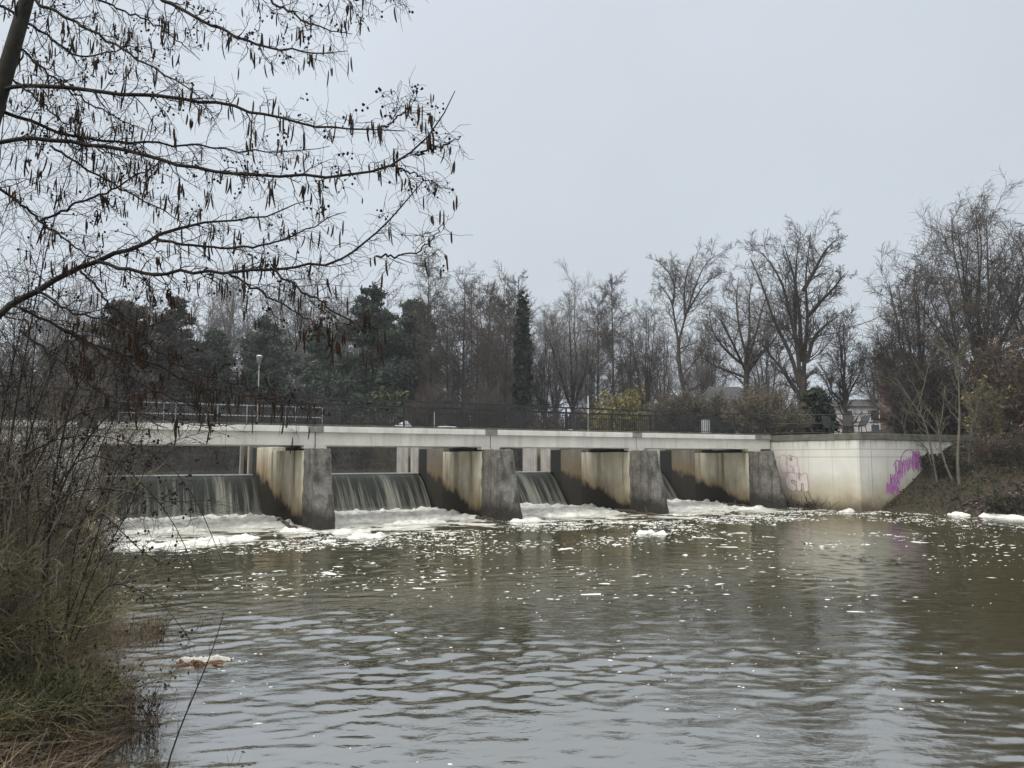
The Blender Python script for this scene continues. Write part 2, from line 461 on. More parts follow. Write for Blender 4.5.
pier_labels = ['concrete weir pier with grey stone nose, nearest the left bank and crossed by alder twigs',
               'concrete weir pier with streaked rusty side, right of the widest clearly visible waterfall',
               'concrete weir pier with a white streak down its stone nose, under a dark deck joint',
               'concrete weir pier with narrow stone nose, next to the pink graffiti wall']
XL = [-.22, -.38, -.18, -.04]
FLARE = [.62, 0, 0, 0]
for i, s0 in enumerate(PS):
    t = empty('weir_pier', B(s0, 0), ANG, pier_labels[i], 'pier', 'piers of the weir')
    xl = XL[i]; fl = FLARE[i]; x1 = .5
    def slab(y0, y1, z0, z1, ins=0.0):
        f0, f1 = fl * y0 / 6.2, fl * min(y1, 6.2) / 6.2
        q = [(xl - f0 + ins, y0), (x1 - ins, y0), (x1 - ins, y1), (xl - f1 + ins, y1)]
        return MB().add([(x, y, z0) for x, y in q] + [(x, y, z1) for x, y in q], [(0, 3, 2, 1), (4, 5, 6, 7), (0, 1, 5, 4), (1, 2, 6, 5), (2, 3, 7, 6), (3, 0, 4, 7)])
    slab(.02, 4.12, -1.2, 2.86).build('concrete_wall', M['pier'], t, .02)
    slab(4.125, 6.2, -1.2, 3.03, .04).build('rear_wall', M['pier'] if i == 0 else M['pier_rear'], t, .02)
    slab(6.203, 7.25, -1.2, 3.02, .05).build('gate_slot_shade', M['black'], t)  # solid block coloured black for the shade inside the slot
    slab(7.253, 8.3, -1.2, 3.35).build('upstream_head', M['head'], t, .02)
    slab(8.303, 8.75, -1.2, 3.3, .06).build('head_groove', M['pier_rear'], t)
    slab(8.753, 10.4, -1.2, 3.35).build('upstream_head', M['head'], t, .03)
    rough_block('stone_nose', lambda a, b, c, xl=xl: (xl + .02 - .03 * (1 - c) + a * (.46 - xl + .08 * (1 - c)), -(1 - b) * (1.25 + .98 * (1 - c)), -.8 + c * (.8 + 2.92)), M['stone'], t, seed=i * 3)
    MB().box(xl, xl + .41, -.05, .42, 2.926, 3.046).box(xl + .46, xl + .87, -.05, .42, 2.926, 3.046).build('bearing_pad', M['girder'], t, .008)
    MB().box(xl + .1, .4, .9, 3.6, 2.864, 3.02).build('bearing_gap_shade', M['black'], t)  # black box painting the shadow in the gap under the beam

# weir sills and falling water per bay
edges = [(-15.1, -8.62), (-7.58, -.82), (.22, 6.98), (8.02, 14.78)]
fall_labels = ['dark sheet of water falling over the weir, half hidden by alder twigs at the left',
               'broad sheet of water falling over the weir between the two nearest piers',
               'sheet of water falling between the second and third pier from the left bank',
               'narrow glimpse of falling water left of the pier beside the graffiti wall']
def fall_mat():
    k = NT('falling_water'); x, y, z = k.xyz()
    n1 = k.noise(1.0, k.mapping((7.0, .25, .28)), 4, .6)
    n2 = k.noise(1.0, k.mapping((32, .5, .7)), 4, .65)
    f = k.math('ADD', k.math('MULTIPLY', n1, .6), k.math('MULTIPLY', n2, .4))
    big = k.noise(1.0, k.mapping((.9, .1, .1), (4, 0, 0)), 2)
    ff = k.math('ADD', f, k.ramp(big, .3, .7, -.10, .07)); ff = k.math('ADD', ff, k.ramp(z, 1.75, .5, -.09, .05))
    c = k.mix(k.ramp(ff, .45, .80), (.013, .0145, .0105), (.29, .285, .235))
    c = k.mix(k.ramp(k.math('ADD', z, k.math('MULTIPLY', n2, .5)), .55, .15, 0, .5), c, (.45, .45, .41))
    k.bump(f, .5, .06)
    return k.out(c, .5, .08)
M['fall'] = fall_mat()
ogee = []
for i in range(15):
    f = i / 14
    ogee.append((6.75 - 2.0 * f ** .62 * (.55 + .45 * f), 1.74 - 1.9 * f ** 1.35))
for i, (a, b) in enumerate(edges):
    mid = (a + b) / 2; hw = (b - a) / 2
    t = empty('weir_sill', B(mid, 0), ANG, ['wet concrete sill under the leftmost waterfall', 'wet concrete sill under the broad waterfall of the second bay',
              'wet concrete sill under the third waterfall', 'wet concrete sill under the narrow fourth waterfall'][i], 'weir sill', 'sills of the weir')
    prof = [(y + .10, z - .14) for y, z in ogee] + [(4.8, -1.2), (8.5, -1.2), (8.5, 1.55), (6.9, 1.60)]
    MB().prism_x(prof, -hw, hw).build('sill_body', M['sill'], t)
    MB().box(-hw, hw, 6.98, 7.12, 1.5, 1.835).build('crest_sheen_bar', M['galv'], t, .01)  # pale bar added to draw the sky sheen on the crest water
    nx = 90
    vs = []; 
    rr = np.random.RandomState(i)
    for k in range(nx + 1):
        x = -hw + .02 + (2 * hw - .04) * k / nx
        edge = min(1, (hw - abs(x)) / .35)
        for j, (y, z) in enumerate([(7.6, 1.792), (7.1, 1.785)] + ogee):
            wv = .05 * (vnoise(x * 5 + i * 9, z * .8, 6) - .5) * min(1, j / 4)
            vs.append((x, y - wv - .0, z + wv * .4 - .03 * (1 - edge)))
    m = len(ogee) + 2
    Q = [(k * m + j, (k + 1) * m + j, (k + 1) * m + j + 1, k * m + j + 1) for k in range(nx) for j in range(m - 1)]
    f = npmesh('waterfall', np.array(vs), np.array(Q), M['fall'])
    f.location = [float(c) for c in B(mid, 0)]; f.rotation_euler = (0, 0, ANG)
    tag(f, fall_labels[i], 'waterfall', 'waterfalls of the weir')

# ------------------------------------------------------------------ footbridge
DECKZ = 3.8
br = empty('footbridge', B(0, 0), ANG, 'long pale concrete footbridge with dark railing across the weir', 'footbridge')
joints = [-15.6] + PS[:3] + [16.95]
joints[-1] = 16.95
bounds = [-23.0, -15.62, -7.88, -.24, 7.75, 16.95]
for a, b in zip(bounds[:-1], bounds[1:]):
    MB().box(a + .02, b - .02, 0, .4, 3.05, 3.56).build('girder', M['girder'], br, .012)
    MB().box(a + .02, b - .02, 2.9, 3.3, 3.05, 3.56).build('girder', M['girder'], br, .012)
    MB().box(a + .02, b - .02, .403, 2.897, 3.3, 3.5).build('deck_slab', M['girder'], br)
    e0 = .3 if a > -16 else 0.0
    e1 = .3 if b < 16 else 1.25
    MB().box(a + e0, b - e1, -.11, .25, 3.562, 3.79).build('edge_cap', M['cap'], br, .012)
    MB().box(a + e0, b - e1, 3.05, 3.4, 3.562, 3.79).build('edge_cap', M['cap'], br, .012)
for s0 in bounds[2:5]:
    MB().box(s0 - .297, s0 + .297, -.09, .25, 3.564, 3.785).build('joint_block', M['joint'], br, .01)
MB().box(16.95 - 1.247, 17.0, -.09, .25, 3.564, 3.785).build('joint_block', M['joint'], br, .01)
MB().box(-23, 17.3, .253, 3.047, 3.503, 3.72).build('walkway', M['asphalt'], br)
MB().box(-22.9, 16.9, -.06, .12, 3.793, 3.87).build('kerb', M['coping'], br)
def railing(y, s0, s1, name, post_step, z0=3.82, h=1.1, parent=br, mat=None):
    mat = mat or M['dark_steel']
    r = MB()
    r.box(s0, s1, y - .035, y + .035, z0 + h - .065, z0 + h).box(s0, s1, y - .018, y + .018, z0 + h - .31, z0 + h - .275).box(s0, s1, y - .018, y + .018, z0 + .09, z0 + .12)
    ro = r.build('railing', mat, parent)
    n = int(round((s1 - s0) / post_step))
    for i in range(n + 1):
        s = s0 + (s1 - s0) * i / n
        MB().box(s - .03, s + .03, y - .027, y + .027, z0 - .03, z0 + h - .066).build('post', mat, ro)
    bl = MB(); m = int((s1 - s0) / .13)
    for i in range(m):
        s = s0 + (i + .5) * (s1 - s0) / m
        bl.box(s - .011, s + .011, y - .010, y + .010, z0 + .121, z0 + h - .311)
    bl.build('baluster_bars', mat, ro)
railing(.05, -22.8, 17.0, 'railing', 2.6)
railing(3.2, -22.8, 16.5, 'railing', 2.6)

# pale barrier on the far side of the deck at the left
t = empty('barrier_rail', B(-14.6, 2.75, 3.72), ANG, 'pale galvanised tubular barrier standing at the left end of the footbridge', 'barrier')
L = 7.7
r = MB()
for z in (.12, .56, .98): r.tube([(0, 0, z), (L, 0, z)], .021, 6)
r.build('rail', M['galv'], t)
for i in range(6):
    for dx in ((0, .42) if i < 5 else (0,)):
        x = min(L, i * L / 5 + dx)
        MB().tube([(x, 0, 0), (x, 0, 1.0)], .018, 6).build('post', M['galv'], t)

# ------------------------------------------------------------------ right abutment
ab = empty('abutment_wall', B(17, 0), ANG, 'pale concrete abutment wall with pink and magenta graffiti at right end of footbridge', 'abutment')
U0 = -5.4
MB().box(0, 11, U0, 4.5, -1.2, 3.46).build('wall_body', M['wall'], ab, .02)
MB().box(-.07, 11.05, U0 - .08, 4.55, 3.463, 3.78).build('coping', M['coping'], ab, .02)
MB().box(.9, .93, U0 - .006, U0 - .001, .2, 3.44).build('joint_line', M['outline_paint'], ab)
# drain
dz = MB()
c0 = (5.2, U0 - .0, 2.5)
dz.tube([(c0[0], U0 - .12, c0[2]), (c0[0], U0 + .01, c0[2])], .24, 18)
dp = dz.build('drain_pipe', M['coping'], ab, smooth=False)
MB().tube([(c0[0], U0 - .13, c0[2]), (c0[0], U0 - .122, c0[2])], .2, 18).build('pipe_mouth_shade', M['black'], dp)  # black disc painted for the unlit inside of the pipe

def stroke(mb, pts, w, plane, off, k=8):
    """flat painted stroke made of quads and round ends; plane maps (a,z,off)->xyz"""
    pts = [np.array(p, float) for p in pts]
    for a, b in zip(pts[:-1], pts[1:]):
        d = b - a; L = np.linalg.norm(d)
        if L < 1e-6: continue
        nrm = np.array([-d[1], d[0]]) / L * w / 2
        # one convex outline per segment with rounded ends
        th = math.atan2(d[1], d[0]); poly = []
        for i in range(k + 1):
            g = th - PI / 2 + PI * i / k; poly.append(b + w / 2 * np.array([math.cos(g), math.sin(g)]))
        for i in range(k + 1):
            g = th + PI / 2 + PI * i / k; poly.append(a + w / 2 * np.array([math.cos(g), math.sin(g)]))
        off += .00012
        mb.add([plane(q[0], q[1], off) for q in poly], [tuple(range(len(poly)))])
# bubble letters on the face that looks across the channel (plane x=0; a runs downstream = -y)
pl = lambda a, z, o: (-.002 - o, -(.5 + (a - .5) * 1.3), z)
pl = lambda a, z, o: (-.002 - o, -a, z)
out = MB(); pk = MB(); layer = [0]
def letter(strokes):
    o_ = layer[0] * .006; layer[0] += 1
    for pts, w in strokes: stroke(out, pts, w + .07, pl, .002 + o_)
    for pts, w in strokes: stroke(pk, pts, w, pl, .005 + o_)
TZ = 2.52
letter([([(.80, TZ), (.76, TZ - .25), (.84, TZ - .55)], .40), ([(.9, TZ - .56), (1.2, TZ - .5)], .3)])
letter([([(1.25, TZ + .02), (1.24, TZ - .62)], .34), ([(1.3, TZ + .02), (1.62, TZ - .04), (1.6, TZ - .2), (1.36, TZ - .25)], .26), ([(1.36, TZ - .3), (1.66, TZ - .46), (1.66, TZ - .64)], .28)])
letter([([(1.62, TZ - .98), (1.3, TZ - .88), (1.08, TZ - 1.1), (1.16, TZ - 1.38), (1.42, TZ - 1.5)], .34)])
letter([([(1.78, TZ - .88), (1.8, TZ - 1.52)], .26), ([(1.82, TZ - .88), (2.0, TZ - 1.15), (2.16, TZ - .88)], .24), ([(2.2, TZ - .88), (2.24, TZ - 1.54)], .26)])
g = out.build('graffiti_outline', M['outline_paint'], ab)
g['label'] = 'thin dark outline of pink bubble letters'
g = pk.build('graffiti_letters', M['pinkpaint'], ab)
g['label'] = 'faded pink bubble letters in two rows'
# magenta tag on the face that looks downstream (plane y=U0)
pl2 = lambda a, z, o: (a, U0 - .002 - o, z)
tg = MB(); pm = MB(); rr = random.Random(5)
stroke(pm, [(2.9, 1.55), (3.4, 2.1), (3.9, 2.35), (4.5, 2.45)], .55, pl2, .002)
def scrib(x0, z0, w, h, n, th):
    pts = []
    for i in range(n):
        f = i / (n - 1)
        pts.append((x0 + w * f + rr.uniform(-.08, .08), z0 + (h if i % 2 else 0) + rr.uniform(-.12, .12) * h))
    stroke(tg, pts, th * .72, pl2, .006)
scrib(1.95, .82, .95, .30, 13, .13); scrib(2.0, 1.0, .8, .35, 9, .12); scrib(2.3, 1.25, .7, .5, 11, .11)
scrib(2.75, 1.55, .6, .75, 9, .08); scrib(3.1, 1.75, .7, .8, 8, .07); scrib(3.6, 1.95, .8, .6, 10, .07)
scrib(4.15, 2.0, .6, .85, 9, .12); scrib(4.3, 2.35, .55, .5, 9, .13)
stroke(tg, [(3.2, 2.55), (3.5, 2.9), (3.95, 3.02), (4.4, 2.85), (4.7, 2.6)], .05, pl2, .008)
stroke(tg, [(2.6, 2.2), (2.8, 2.45), (3.2, 2.4), (3.0, 1.9), (2.7, 1.5)], .06, pl2, .01)
g = pm.build('graffiti_wash', M['palemag'], ab); g['label'] = 'pale washed-out magenta paint'
g = tg.build('graffiti_tag', M['magenta'], ab); g['label'] = 'scribbled magenta graffiti tag'

# terrace railing continuing over the abutment
t = empty('terrace_railing', (0, 0, 0), 0, 'thin dark railing running across the abutment terrace behind the chairs', 'railing')
a0 = B(17.05, .05, 3.8); a1 = at(893, 412.5, 39.2); a1[2] = 3.8
r = MB()
for z in (1.08, .62, .12): r.tube([a0 + (0, 0, z), a1 + (0, 0, z)], .022, 5)
r.build('rail', M['dark_steel'], t)
for i in range(5):
    q = a0 + (a1 - a0) * i / 4
    MB().tube([q, q + (0, 0, 1.08)], .025, 5).build('post', M['dark_steel'], t)

# chairs on the terrace
def chair(px, Y, rz, label, lounge=False):
    p = at(px, 430, Y); p[2] = 3.78
    t = empty('terrace_chair', p, rz, label, 'chair', 'chairs on the abutment terrace')
    MB().box(-.26, .26, -.24, .24, .40, .45).build('seat', M['dark_steel'], t, .01)
    b = MB()
    lean = .34 if lounge else .12
    b.add([(-.27, .22, .46), (.27, .22, .46), (.27, .22 + lean, 1.0), (-.27, .22 + lean, 1.0), (-.27, .26, .46), (.27, .26, .46), (.27, .26 + lean, 1.0), (-.27, .26 + lean, 1.0)],
          [(0, 1, 2, 3), (4, 7, 6, 5), (0, 3, 7, 4), (1, 5, 6, 2), (0, 4, 5, 1), (3, 2, 6, 7)])
    b.build('backrest', M['dark_steel'], t, .01)
    for sx in (-1, 1):
        for sy in (-1, 1):
            MB().tube([(.23 * sx, .2 * sy, .42), (.26 * sx, .27 * sy, 0)], .018, 5).build('leg', M['dark_steel'], t)
        MB().tube([(.27 * sx, -.22, .44), (.27 * sx, -.22, .64), (.27 * sx, .27, .66)], .018, 5).build('armrest', M['dark_steel'], t)
chair(831, 40.0, .3, 'dark garden chair at the left, beside the big tree trunk on the terrace')
chair(848, 39.4, -.5, 'dark garden chair in the middle of the three on the terrace')
chair(859, 39.0, -1.2, 'dark reclining garden chair at the right, turned sideways on the terrace', True)

# ------------------------------------------------------------------ left abutment and low quay
t = empty('abutment_wall', B(-15.2, 0), ANG, 'pale concrete abutment wall behind the thicket at left end of footbridge', 'abutment')
MB().box(-9, 0, -.3, 8.5, -1.2, 3.04).build('wall_body', M['wall'], t, .02)
t = empty('quay_wall', B(-15.2, 0), ANG, 'low pale quay wall along the left bank below the thicket', 'wall')
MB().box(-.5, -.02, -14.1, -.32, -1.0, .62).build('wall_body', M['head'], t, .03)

# ------------------------------------------------------------------ deck furniture
def lamp(p, h, label):
    t = empty('street_lamp', p, 0, label, 'street lamp')
    MB().tube([(0, 0, 0), (0, 0, h - .42)], .022, 8, .018).build('pole', M['lamp_grey'], t, smooth=True)
    sh = MB(); k = 14
    vs = [(.03 * math.cos(2 * PI * j / k), .03 * math.sin(2 * PI * j / k), h - .42) for j in range(k)] + [(.13 * math.cos(2 * PI * j / k), .13 * math.sin(2 * PI * j / k), h - .06) for j in range(k)]
    sh.add(vs, [(j, (j + 1) % k, k + (j + 1) % k, k + j) for j in range(k)] + [tuple(range(k))])
    sh.build('lamp_shade', M['lamp_grey'], t, smooth=True)
    MB().tube([(0, 0, h - .06), (0, 0, h - .03), (0, 0, h)], .145, 14, .07).build('lamp_cap', M['galv'], t)
q = at(258, 400, 31.6); q[2] = 3.72
lamp(q, 3.15, 'slim street lamp with pale funnel head in front of dark conifers')
def pole(px, ytop, Y, z0, label, mat):
    p = at(px, ytop, Y); h = p[2] - z0
    o = MB().tube([(0, 0, 0), (0, 0, h - .05), (0, 0, h)], .022, 8).build('marker_pole', mat, None)
    o.location = (float(p[0]), float(p[1]), z0); tag(o, label, 'pole')
pole(588, 396, 37.0, 3.72, 'thin white pole on the footbridge in front of the yellow bush', M['white_paint'])
pole(434.5, 412, 33.6, 3.72, 'short thin pale pole between two pale heaps on the footbridge', M['galv'])
def heap(px, py, Y, w, h, label, seed, mat):
    p = at(px, py, Y); p[2] = 3.725
    n = 14; a = np.linspace(-1, 1, n * 2); b = np.linspace(-1, 1, n)
    A, Bb = np.meshgrid(a, b)
    prof = np.clip(1 - A ** 2 - Bb ** 2, 0, 1) ** .5
    Z = h * prof * (.35 + 1.3 * vnoise(A * 4 + seed, Bb * 3, seed)) - .01
    o = gridmesh('snow_heap', A * w / 2, Bb * .35, Z, mat)
    o.location = [float(c) for c in p]; o.rotation_euler = (0, 0, ANG)
    tag(o, label, 'snow heap', 'pale heaps on the footbridge')
M['snow'] = simple('old_snow', (.26, .26, .26), (.50, .50, .50), 9, .9, .5, .02)
heap(404, 424, 32.6, 1.1, .30, 'pale lumpy heap on the footbridge, left of the short pale pole', 2, M['snow'])
heap(447, 426, 33.9, 1.2, .24, 'pale lumpy heap on the footbridge, right of the short pale pole', 5, M['snow'])
heap(573, 429, 37.3, .8, .18, 'small pale heap on the footbridge, left of the white pole', 8, M['snow'])
heap(664, 430, 39.6, 1.4, .12, 'flat pale heap on the footbridge, left of the grey litter bin', 9, M['snow'])
p = at(706, 430, 41.2); p[2] = 3.72
t = empty('litter_bin', p, 0, 'pale grey round litter bin behind the footbridge railing', 'litter bin')
MB().tube([(0, 0, 0), (0, 0, .06), (0, 0, .85), (0, 0, .9)], .24, 14).build('bin_body', M['galv'], t, smooth=True)
MB().tube([(0, 0, .902), (0, 0, .95)], .26, 14, .2).build('lid', M['dark_steel'], t)
p = at(724, 431, 42.0); p[2] = 3.72
t = empty('park_bench', p, ANG, 'dark park bench right of the grey litter bin', 'bench')
MB().box(-.75, .75, -.22, .22, .42, .47).build('seat', M['dark_steel'], t, .01)
MB().box(-.75, .75, .2, .25, .52, .86).build('backrest', M['dark_steel'], t, .01)
for sx in (-.6, .6): MB().box(sx - .03, sx + .03, -.2, .2, 0, .418).build('leg', M['dark_steel'], t)

# ------------------------------------------------------------------ far buildings
M['plaster'] = simple('pale_plaster', (.52, .475, .45), (.62, .575, .55), 2, .9, .1)
M['rooftile'] = simple('grey_roof', (.04, .038, .037), (.075, .072, .07), 3, .9, .3)
M['brick'] = simple('brick', (.12, .08, .062), (.19, .125, .10), 6, .9, .3)
M['pane'] = simple('window_pane', (.05, .055, .06), (.09, .1, .11), 2, .15, 0)
def house(px, Y, w, d, zg, ze, zr, label, rz, wins):
    p = at(px, 430, Y); p[2] = zg
    t = empty('house', p, rz, label, 'house')
    MB().box(-w / 2, w / 2, 0, d, -.5, ze - zg).build('wall', M['plaster'], t)
    e = .4; H = zr - zg; z0 = ze - zg + .003
    MB().add([(-w/2-e, -e, z0), (w/2+e, -e, z0), (w/2+e, d+e, z0), (-w/2-e, d+e, z0), (-w/2+1.5, d/2, H), (w/2-1.5, d/2, H)],
             [(0, 1, 5, 4), (2, 3, 4, 5), (1, 2, 5), (3, 0, 4), (0, 3, 2, 1)]).build('roof', M['rooftile'], t)
    for x, z in wins:
        f = MB().box(x - .55, x + .55, -.05, -.003, z, z + 1.3).build('window', M['white_paint'], t)
        MB().box(x - .46, x + .46, -.06, -.052, z + .08, z + 1.22).build('pane', M['pane'], f)
house(862, 90, 11.5, 7, 4.6, 8.7, 9.8, 'pale plastered house with grey roof behind the terrace chairs', -.1, [(x, z) for z in (.7, 2.4) for x in (-4, -1.5, 1.5, 4)])
house(738, 78, 6.5, 6, 4.6, 8.2, 10.2, 'low house with grey pitched roof behind the tan bushes', .15, [(-1.6, 1.2), (1.6, 1.2)])
p = at(888, 430, 88); p[2] = 4.5
t = empty('brick_chimney', p, .2, 'brown brick chimney rising above the dark rounded bush', 'chimney')
MB().box(-.55, .55, -.55, .55, 0, 8.9).build('stack', M['brick'], t)
MB().box(-.65, .65, -.65, .65, 8.903, 9.3).build('cap', M['brick'], t)

# ------------------------------------------------------------------ branching plants (numpy)
def resample(P, R, n):
    P = np.asarray(P, float); R = np.asarray(R, float)
    d = np.r_[0, np.cumsum(np.linalg.norm(np.diff(P, axis=0), axis=1))]
    # smooth with Catmull-like cubic through linear resample + smoothing
    t = np.linspace(0, d[-1], n)
    Q = np.stack([np.interp(t, d, P[:, k]) for k in range(3)], -1)
    for _ in range(2):
        Q[1:-1] = .25 * Q[:-2] + .5 * Q[1:-1] + .25 * Q[2:]
    return Q, np.interp(t, d, R)
def nrm(v): return v / (np.linalg.norm(v, axis=-1, keepdims=True) + 1e-9)
def grow(P, R, spec, rng):
    """children of a batch of branches P (B,n,3), R (B,n)"""
    Bn, n, _ = P.shape
    L = np.linalg.norm(np.diff(P, axis=1), axis=2).sum(1)
    if 'per_m' in spec: cnt = np.maximum(1, np.round(L * spec['per_m'] * rng.uniform(.8, 1.2, Bn))).astype(int)
    else: cnt = np.full(Bn, spec['n'])
    par = np.repeat(np.arange(Bn), cnt)
    off = np.concatenate([np.arange(c) for c in cnt])
    t = spec.get('t0', .15) + (spec.get('t1', 1.0) - spec.get('t0', .15)) * (off + rng.rand(len(par))) / cnt[par]
    f = t * (n - 1); i = np.minimum(f.astype(int), n - 2); g = (f - i)[:, None]
    pos = P[par, i] * (1 - g) + P[par, i + 1] * g
    tan = nrm(P[par, i + 1] - P[par, i])
    r0 = (R[par, i] * (1 - g[:, 0]) + R[par, i + 1] * g[:, 0]) * spec.get('rr', .6)
    r0 = np.clip(r0, spec['rmin'], spec.get('rmax', 9))
    a = nrm(np.cross(tan, rng.normal(size=tan.shape)))
    ang = np.radians(rng.uniform(*spec['ang'], len(par)))[:, None]
    d = tan * np.cos(ang) + a * np.sin(ang)
    if 'flat' in spec: d[:, 1] *= spec['flat']
    d = nrm(d)
    if 'len' in spec: ln = rng.uniform(*spec['len'], len(par))
    elif 'ratio' in spec: ln = L[par] * rng.uniform(*spec['ratio'], len(par))
    else: ln = L[par] * 0 + 1
    ln = ln * (1 - spec.get('fall', .5) * t)
    if 'env' in spec: ln = spec['env'](t) * rng.uniform(.75, 1.1, len(par))
    m = spec.get('m', 4)
    Q = np.zeros((len(par), m + 1, 3)); Q[:, 0] = pos
    for k in range(m):
        d = nrm(d + rng.normal(size=d.shape) * spec.get('wig', .15) + np.array([0, 0, spec.get('up', .0)]))
        Q[:, k + 1] = Q[:, k] + d * (ln / m)[:, None]
    te = np.linspace(0, 1, m + 1)[None]
    RR = r0[:, None] * (1 - te) + np.maximum(r0 * spec.get('tip', .35), spec['rmin'] * .6)[:, None] * te
    return Q, RR
def seg_mesh(name, branches, k, mat, parent):
    p0 = np.concatenate([P[:, :-1].reshape(-1, 3) for P, R in branches]); p1 = np.concatenate([P[:, 1:].reshape(-1, 3) for P, R in branches])
    r0 = np.concatenate([R[:, :-1].ravel() for P, R in branches]); r1 = np.concatenate([R[:, 1:].ravel() for P, R in branches])
    t = nrm(p1 - p0)
    ref = np.where(np.abs(t[:, 2:3]) > .9, np.array([[1., 0, 0]]), np.array([[0, 0, 1.]]))
    a = nrm(np.cross(t, ref)); b = np.cross(t, a)
    p1 = p1 + t * (r1 * .4)[:, None]
    th = 2 * PI * np.arange(k) / k
    ring = a[:, None] * np.cos(th)[None, :, None] + b[:, None] * np.sin(th)[None, :, None]
    V = np.concatenate([p0[:, None] + ring * r0[:, None, None], p1[:, None] + ring * r1[:, None, None]], 1)
    N = len(p0); base = (np.arange(N) * 2 * k)[:, None, None]
    j = np.arange(k); q = np.stack([j, (j + 1) % k, k + (j + 1) % k, k + j], -1)[None]
    return npmesh(name, V.reshape(-1, 3), (base + q).reshape(-1, 4), mat, parent, smooth=k > 4)
def stack(lines, n=12):
    PR = [resample(p, r, n) for p, r in lines]
    return np.stack([p for p, r in PR]), np.stack([r for p, r in PR])

def bez(a, b, c, n=8):
    t = np.linspace(0, 1, n)[:, None]
    return (1 - t) ** 2 * a + 2 * t * (1 - t) * b + t ** 2 * c
TW = .012
def finish_tree(t, lines, levels, rng, bark, twig, nbig=1):
    P, R = stack(lines)
    big = [(P, R)]; fine = []
    for i, sp_ in enumerate(levels):
        P, R = grow(P, R, sp_, rng)
        (big if i < nbig else fine).append((P, R))
    seg_mesh('trunk', big, 6, bark, t)
    seg_mesh('crown', fine, 3, twig, t)

def spread_tree(name, px, ytop, hw, Y, zg, label, cat='tree', seed=0, bark='bark', twig='twig', fork=.25, nl=7, dens=1.0, group=None, lean=0):
    rng = np.random.RandomState(seed)
    p = at(px, 430, Y); top = at(px, ytop, Y)[2]; H = top - zg; W = hw * Y / F
    t = empty(name, (p[0], p[1], zg), 0, label, cat, group)
    r = .012 * H + .06
    z = np.array([0, 0, 1.0])
    lines = [([(0, 0, -.5), (lean * .1 * H, 0, fork * .5 * H), (lean * .2 * H, 0, fork * 1.25 * H)], [r * 1.25, r, r * .8])]
    for i in range(nl):
        ph = 2 * PI * (i + rng.uniform(-.3, .3)) / nl * 1.0; rho = rng.uniform(.2, 1) if i else .08
        zt = H * (1 - .42 * rho ** 2) * rng.uniform(.9, .99) - .03 * H
        end = np.array([lean * H * .5 + rho * W * .86 * math.cos(ph), rho * W * .86 * math.sin(ph), zt])
        st = np.array([lean * .18 * H, 0, H * fork * rng.uniform(.7, 1.2)])
        mid = np.array([lean * .3 * H + rho * W * .5 * math.cos(ph), rho * W * .5 * math.sin(ph), st[2] + (zt - st[2]) * .42])
        q = bez(st, mid, end, 9)
        q[1:-1] += rng.normal(size=(7, 3)) * .022 * H * .5
        lines.append((q, np.linspace(r * .5, .025, 9)))
    lv = [dict(n=int(12 * dens), ratio=(.30, .62), ang=(28, 65), up=.07, wig=.17, m=7, rmin=.017, rr=.36, fall=.5, t0=.06),
          dict(n=int(9 * dens), ratio=(.3, .55), ang=(30, 65), up=.05, wig=.2, m=4, rmin=TW, rr=.5, fall=.4, t0=.1),
          dict(n=8, ratio=(.4, .85), ang=(22, 60), up=.06, wig=.22, m=2, rmin=TW * .8, rr=.5, fall=.3, t0=.1)]
    finish_tree(t, lines, lv, rng, M[bark], M[twig])
    return t
def spire_tree(name, px, ytop, hw, Y, zg, label, seed=0, bark='bark', twig='twig', n1=52, cat='tree', group=None, t0=.2, low=False):
    rng = np.random.RandomState(seed)
    p = at(px, 430, Y); H = at(px, ytop, Y)[2] - zg; W = hw * Y / F
    t = empty(name, (p[0], p[1], zg), 0, label, cat, group)
    r = .009 * H + .04
    q = np.stack([np.cumsum(rng.normal(size=9)) * .012 * H * .3, np.cumsum(rng.normal(size=9)) * .012 * H * .3, np.linspace(-.5, H, 9)], -1)
    q[:, :2] -= q[0, :2]
    lines = [(q, np.linspace(r, .02, 9))]
    env = (lambda tt: W * np.clip(1.15 * (1 - tt) ** .55 + .12, .1, 1)) if low else (lambda tt: W * np.clip(np.sin(PI * np.clip((tt - .05) / 1.0, 0, 1)) ** .6 + .1, .15, 1))
    lv = [dict(n=n1, env=env, ang=(45, 80), up=.06, wig=.16, m=6, rmin=.017, rr=.34, t0=t0),
          dict(n=13, ratio=(.25, .55), ang=(30, 65), up=.04, wig=.18, m=4, rmin=TW, rr=.5, fall=.4, t0=.12),
          dict(n=9, ratio=(.3, .7), ang=(25, 65), up=.04, wig=.22, m=2, rmin=TW * .8, rr=.5, fall=.3, t0=.1)]
    finish_tree(t, lines, lv, rng, M[bark], M[twig], nbig=0 if False else 1)
    return t
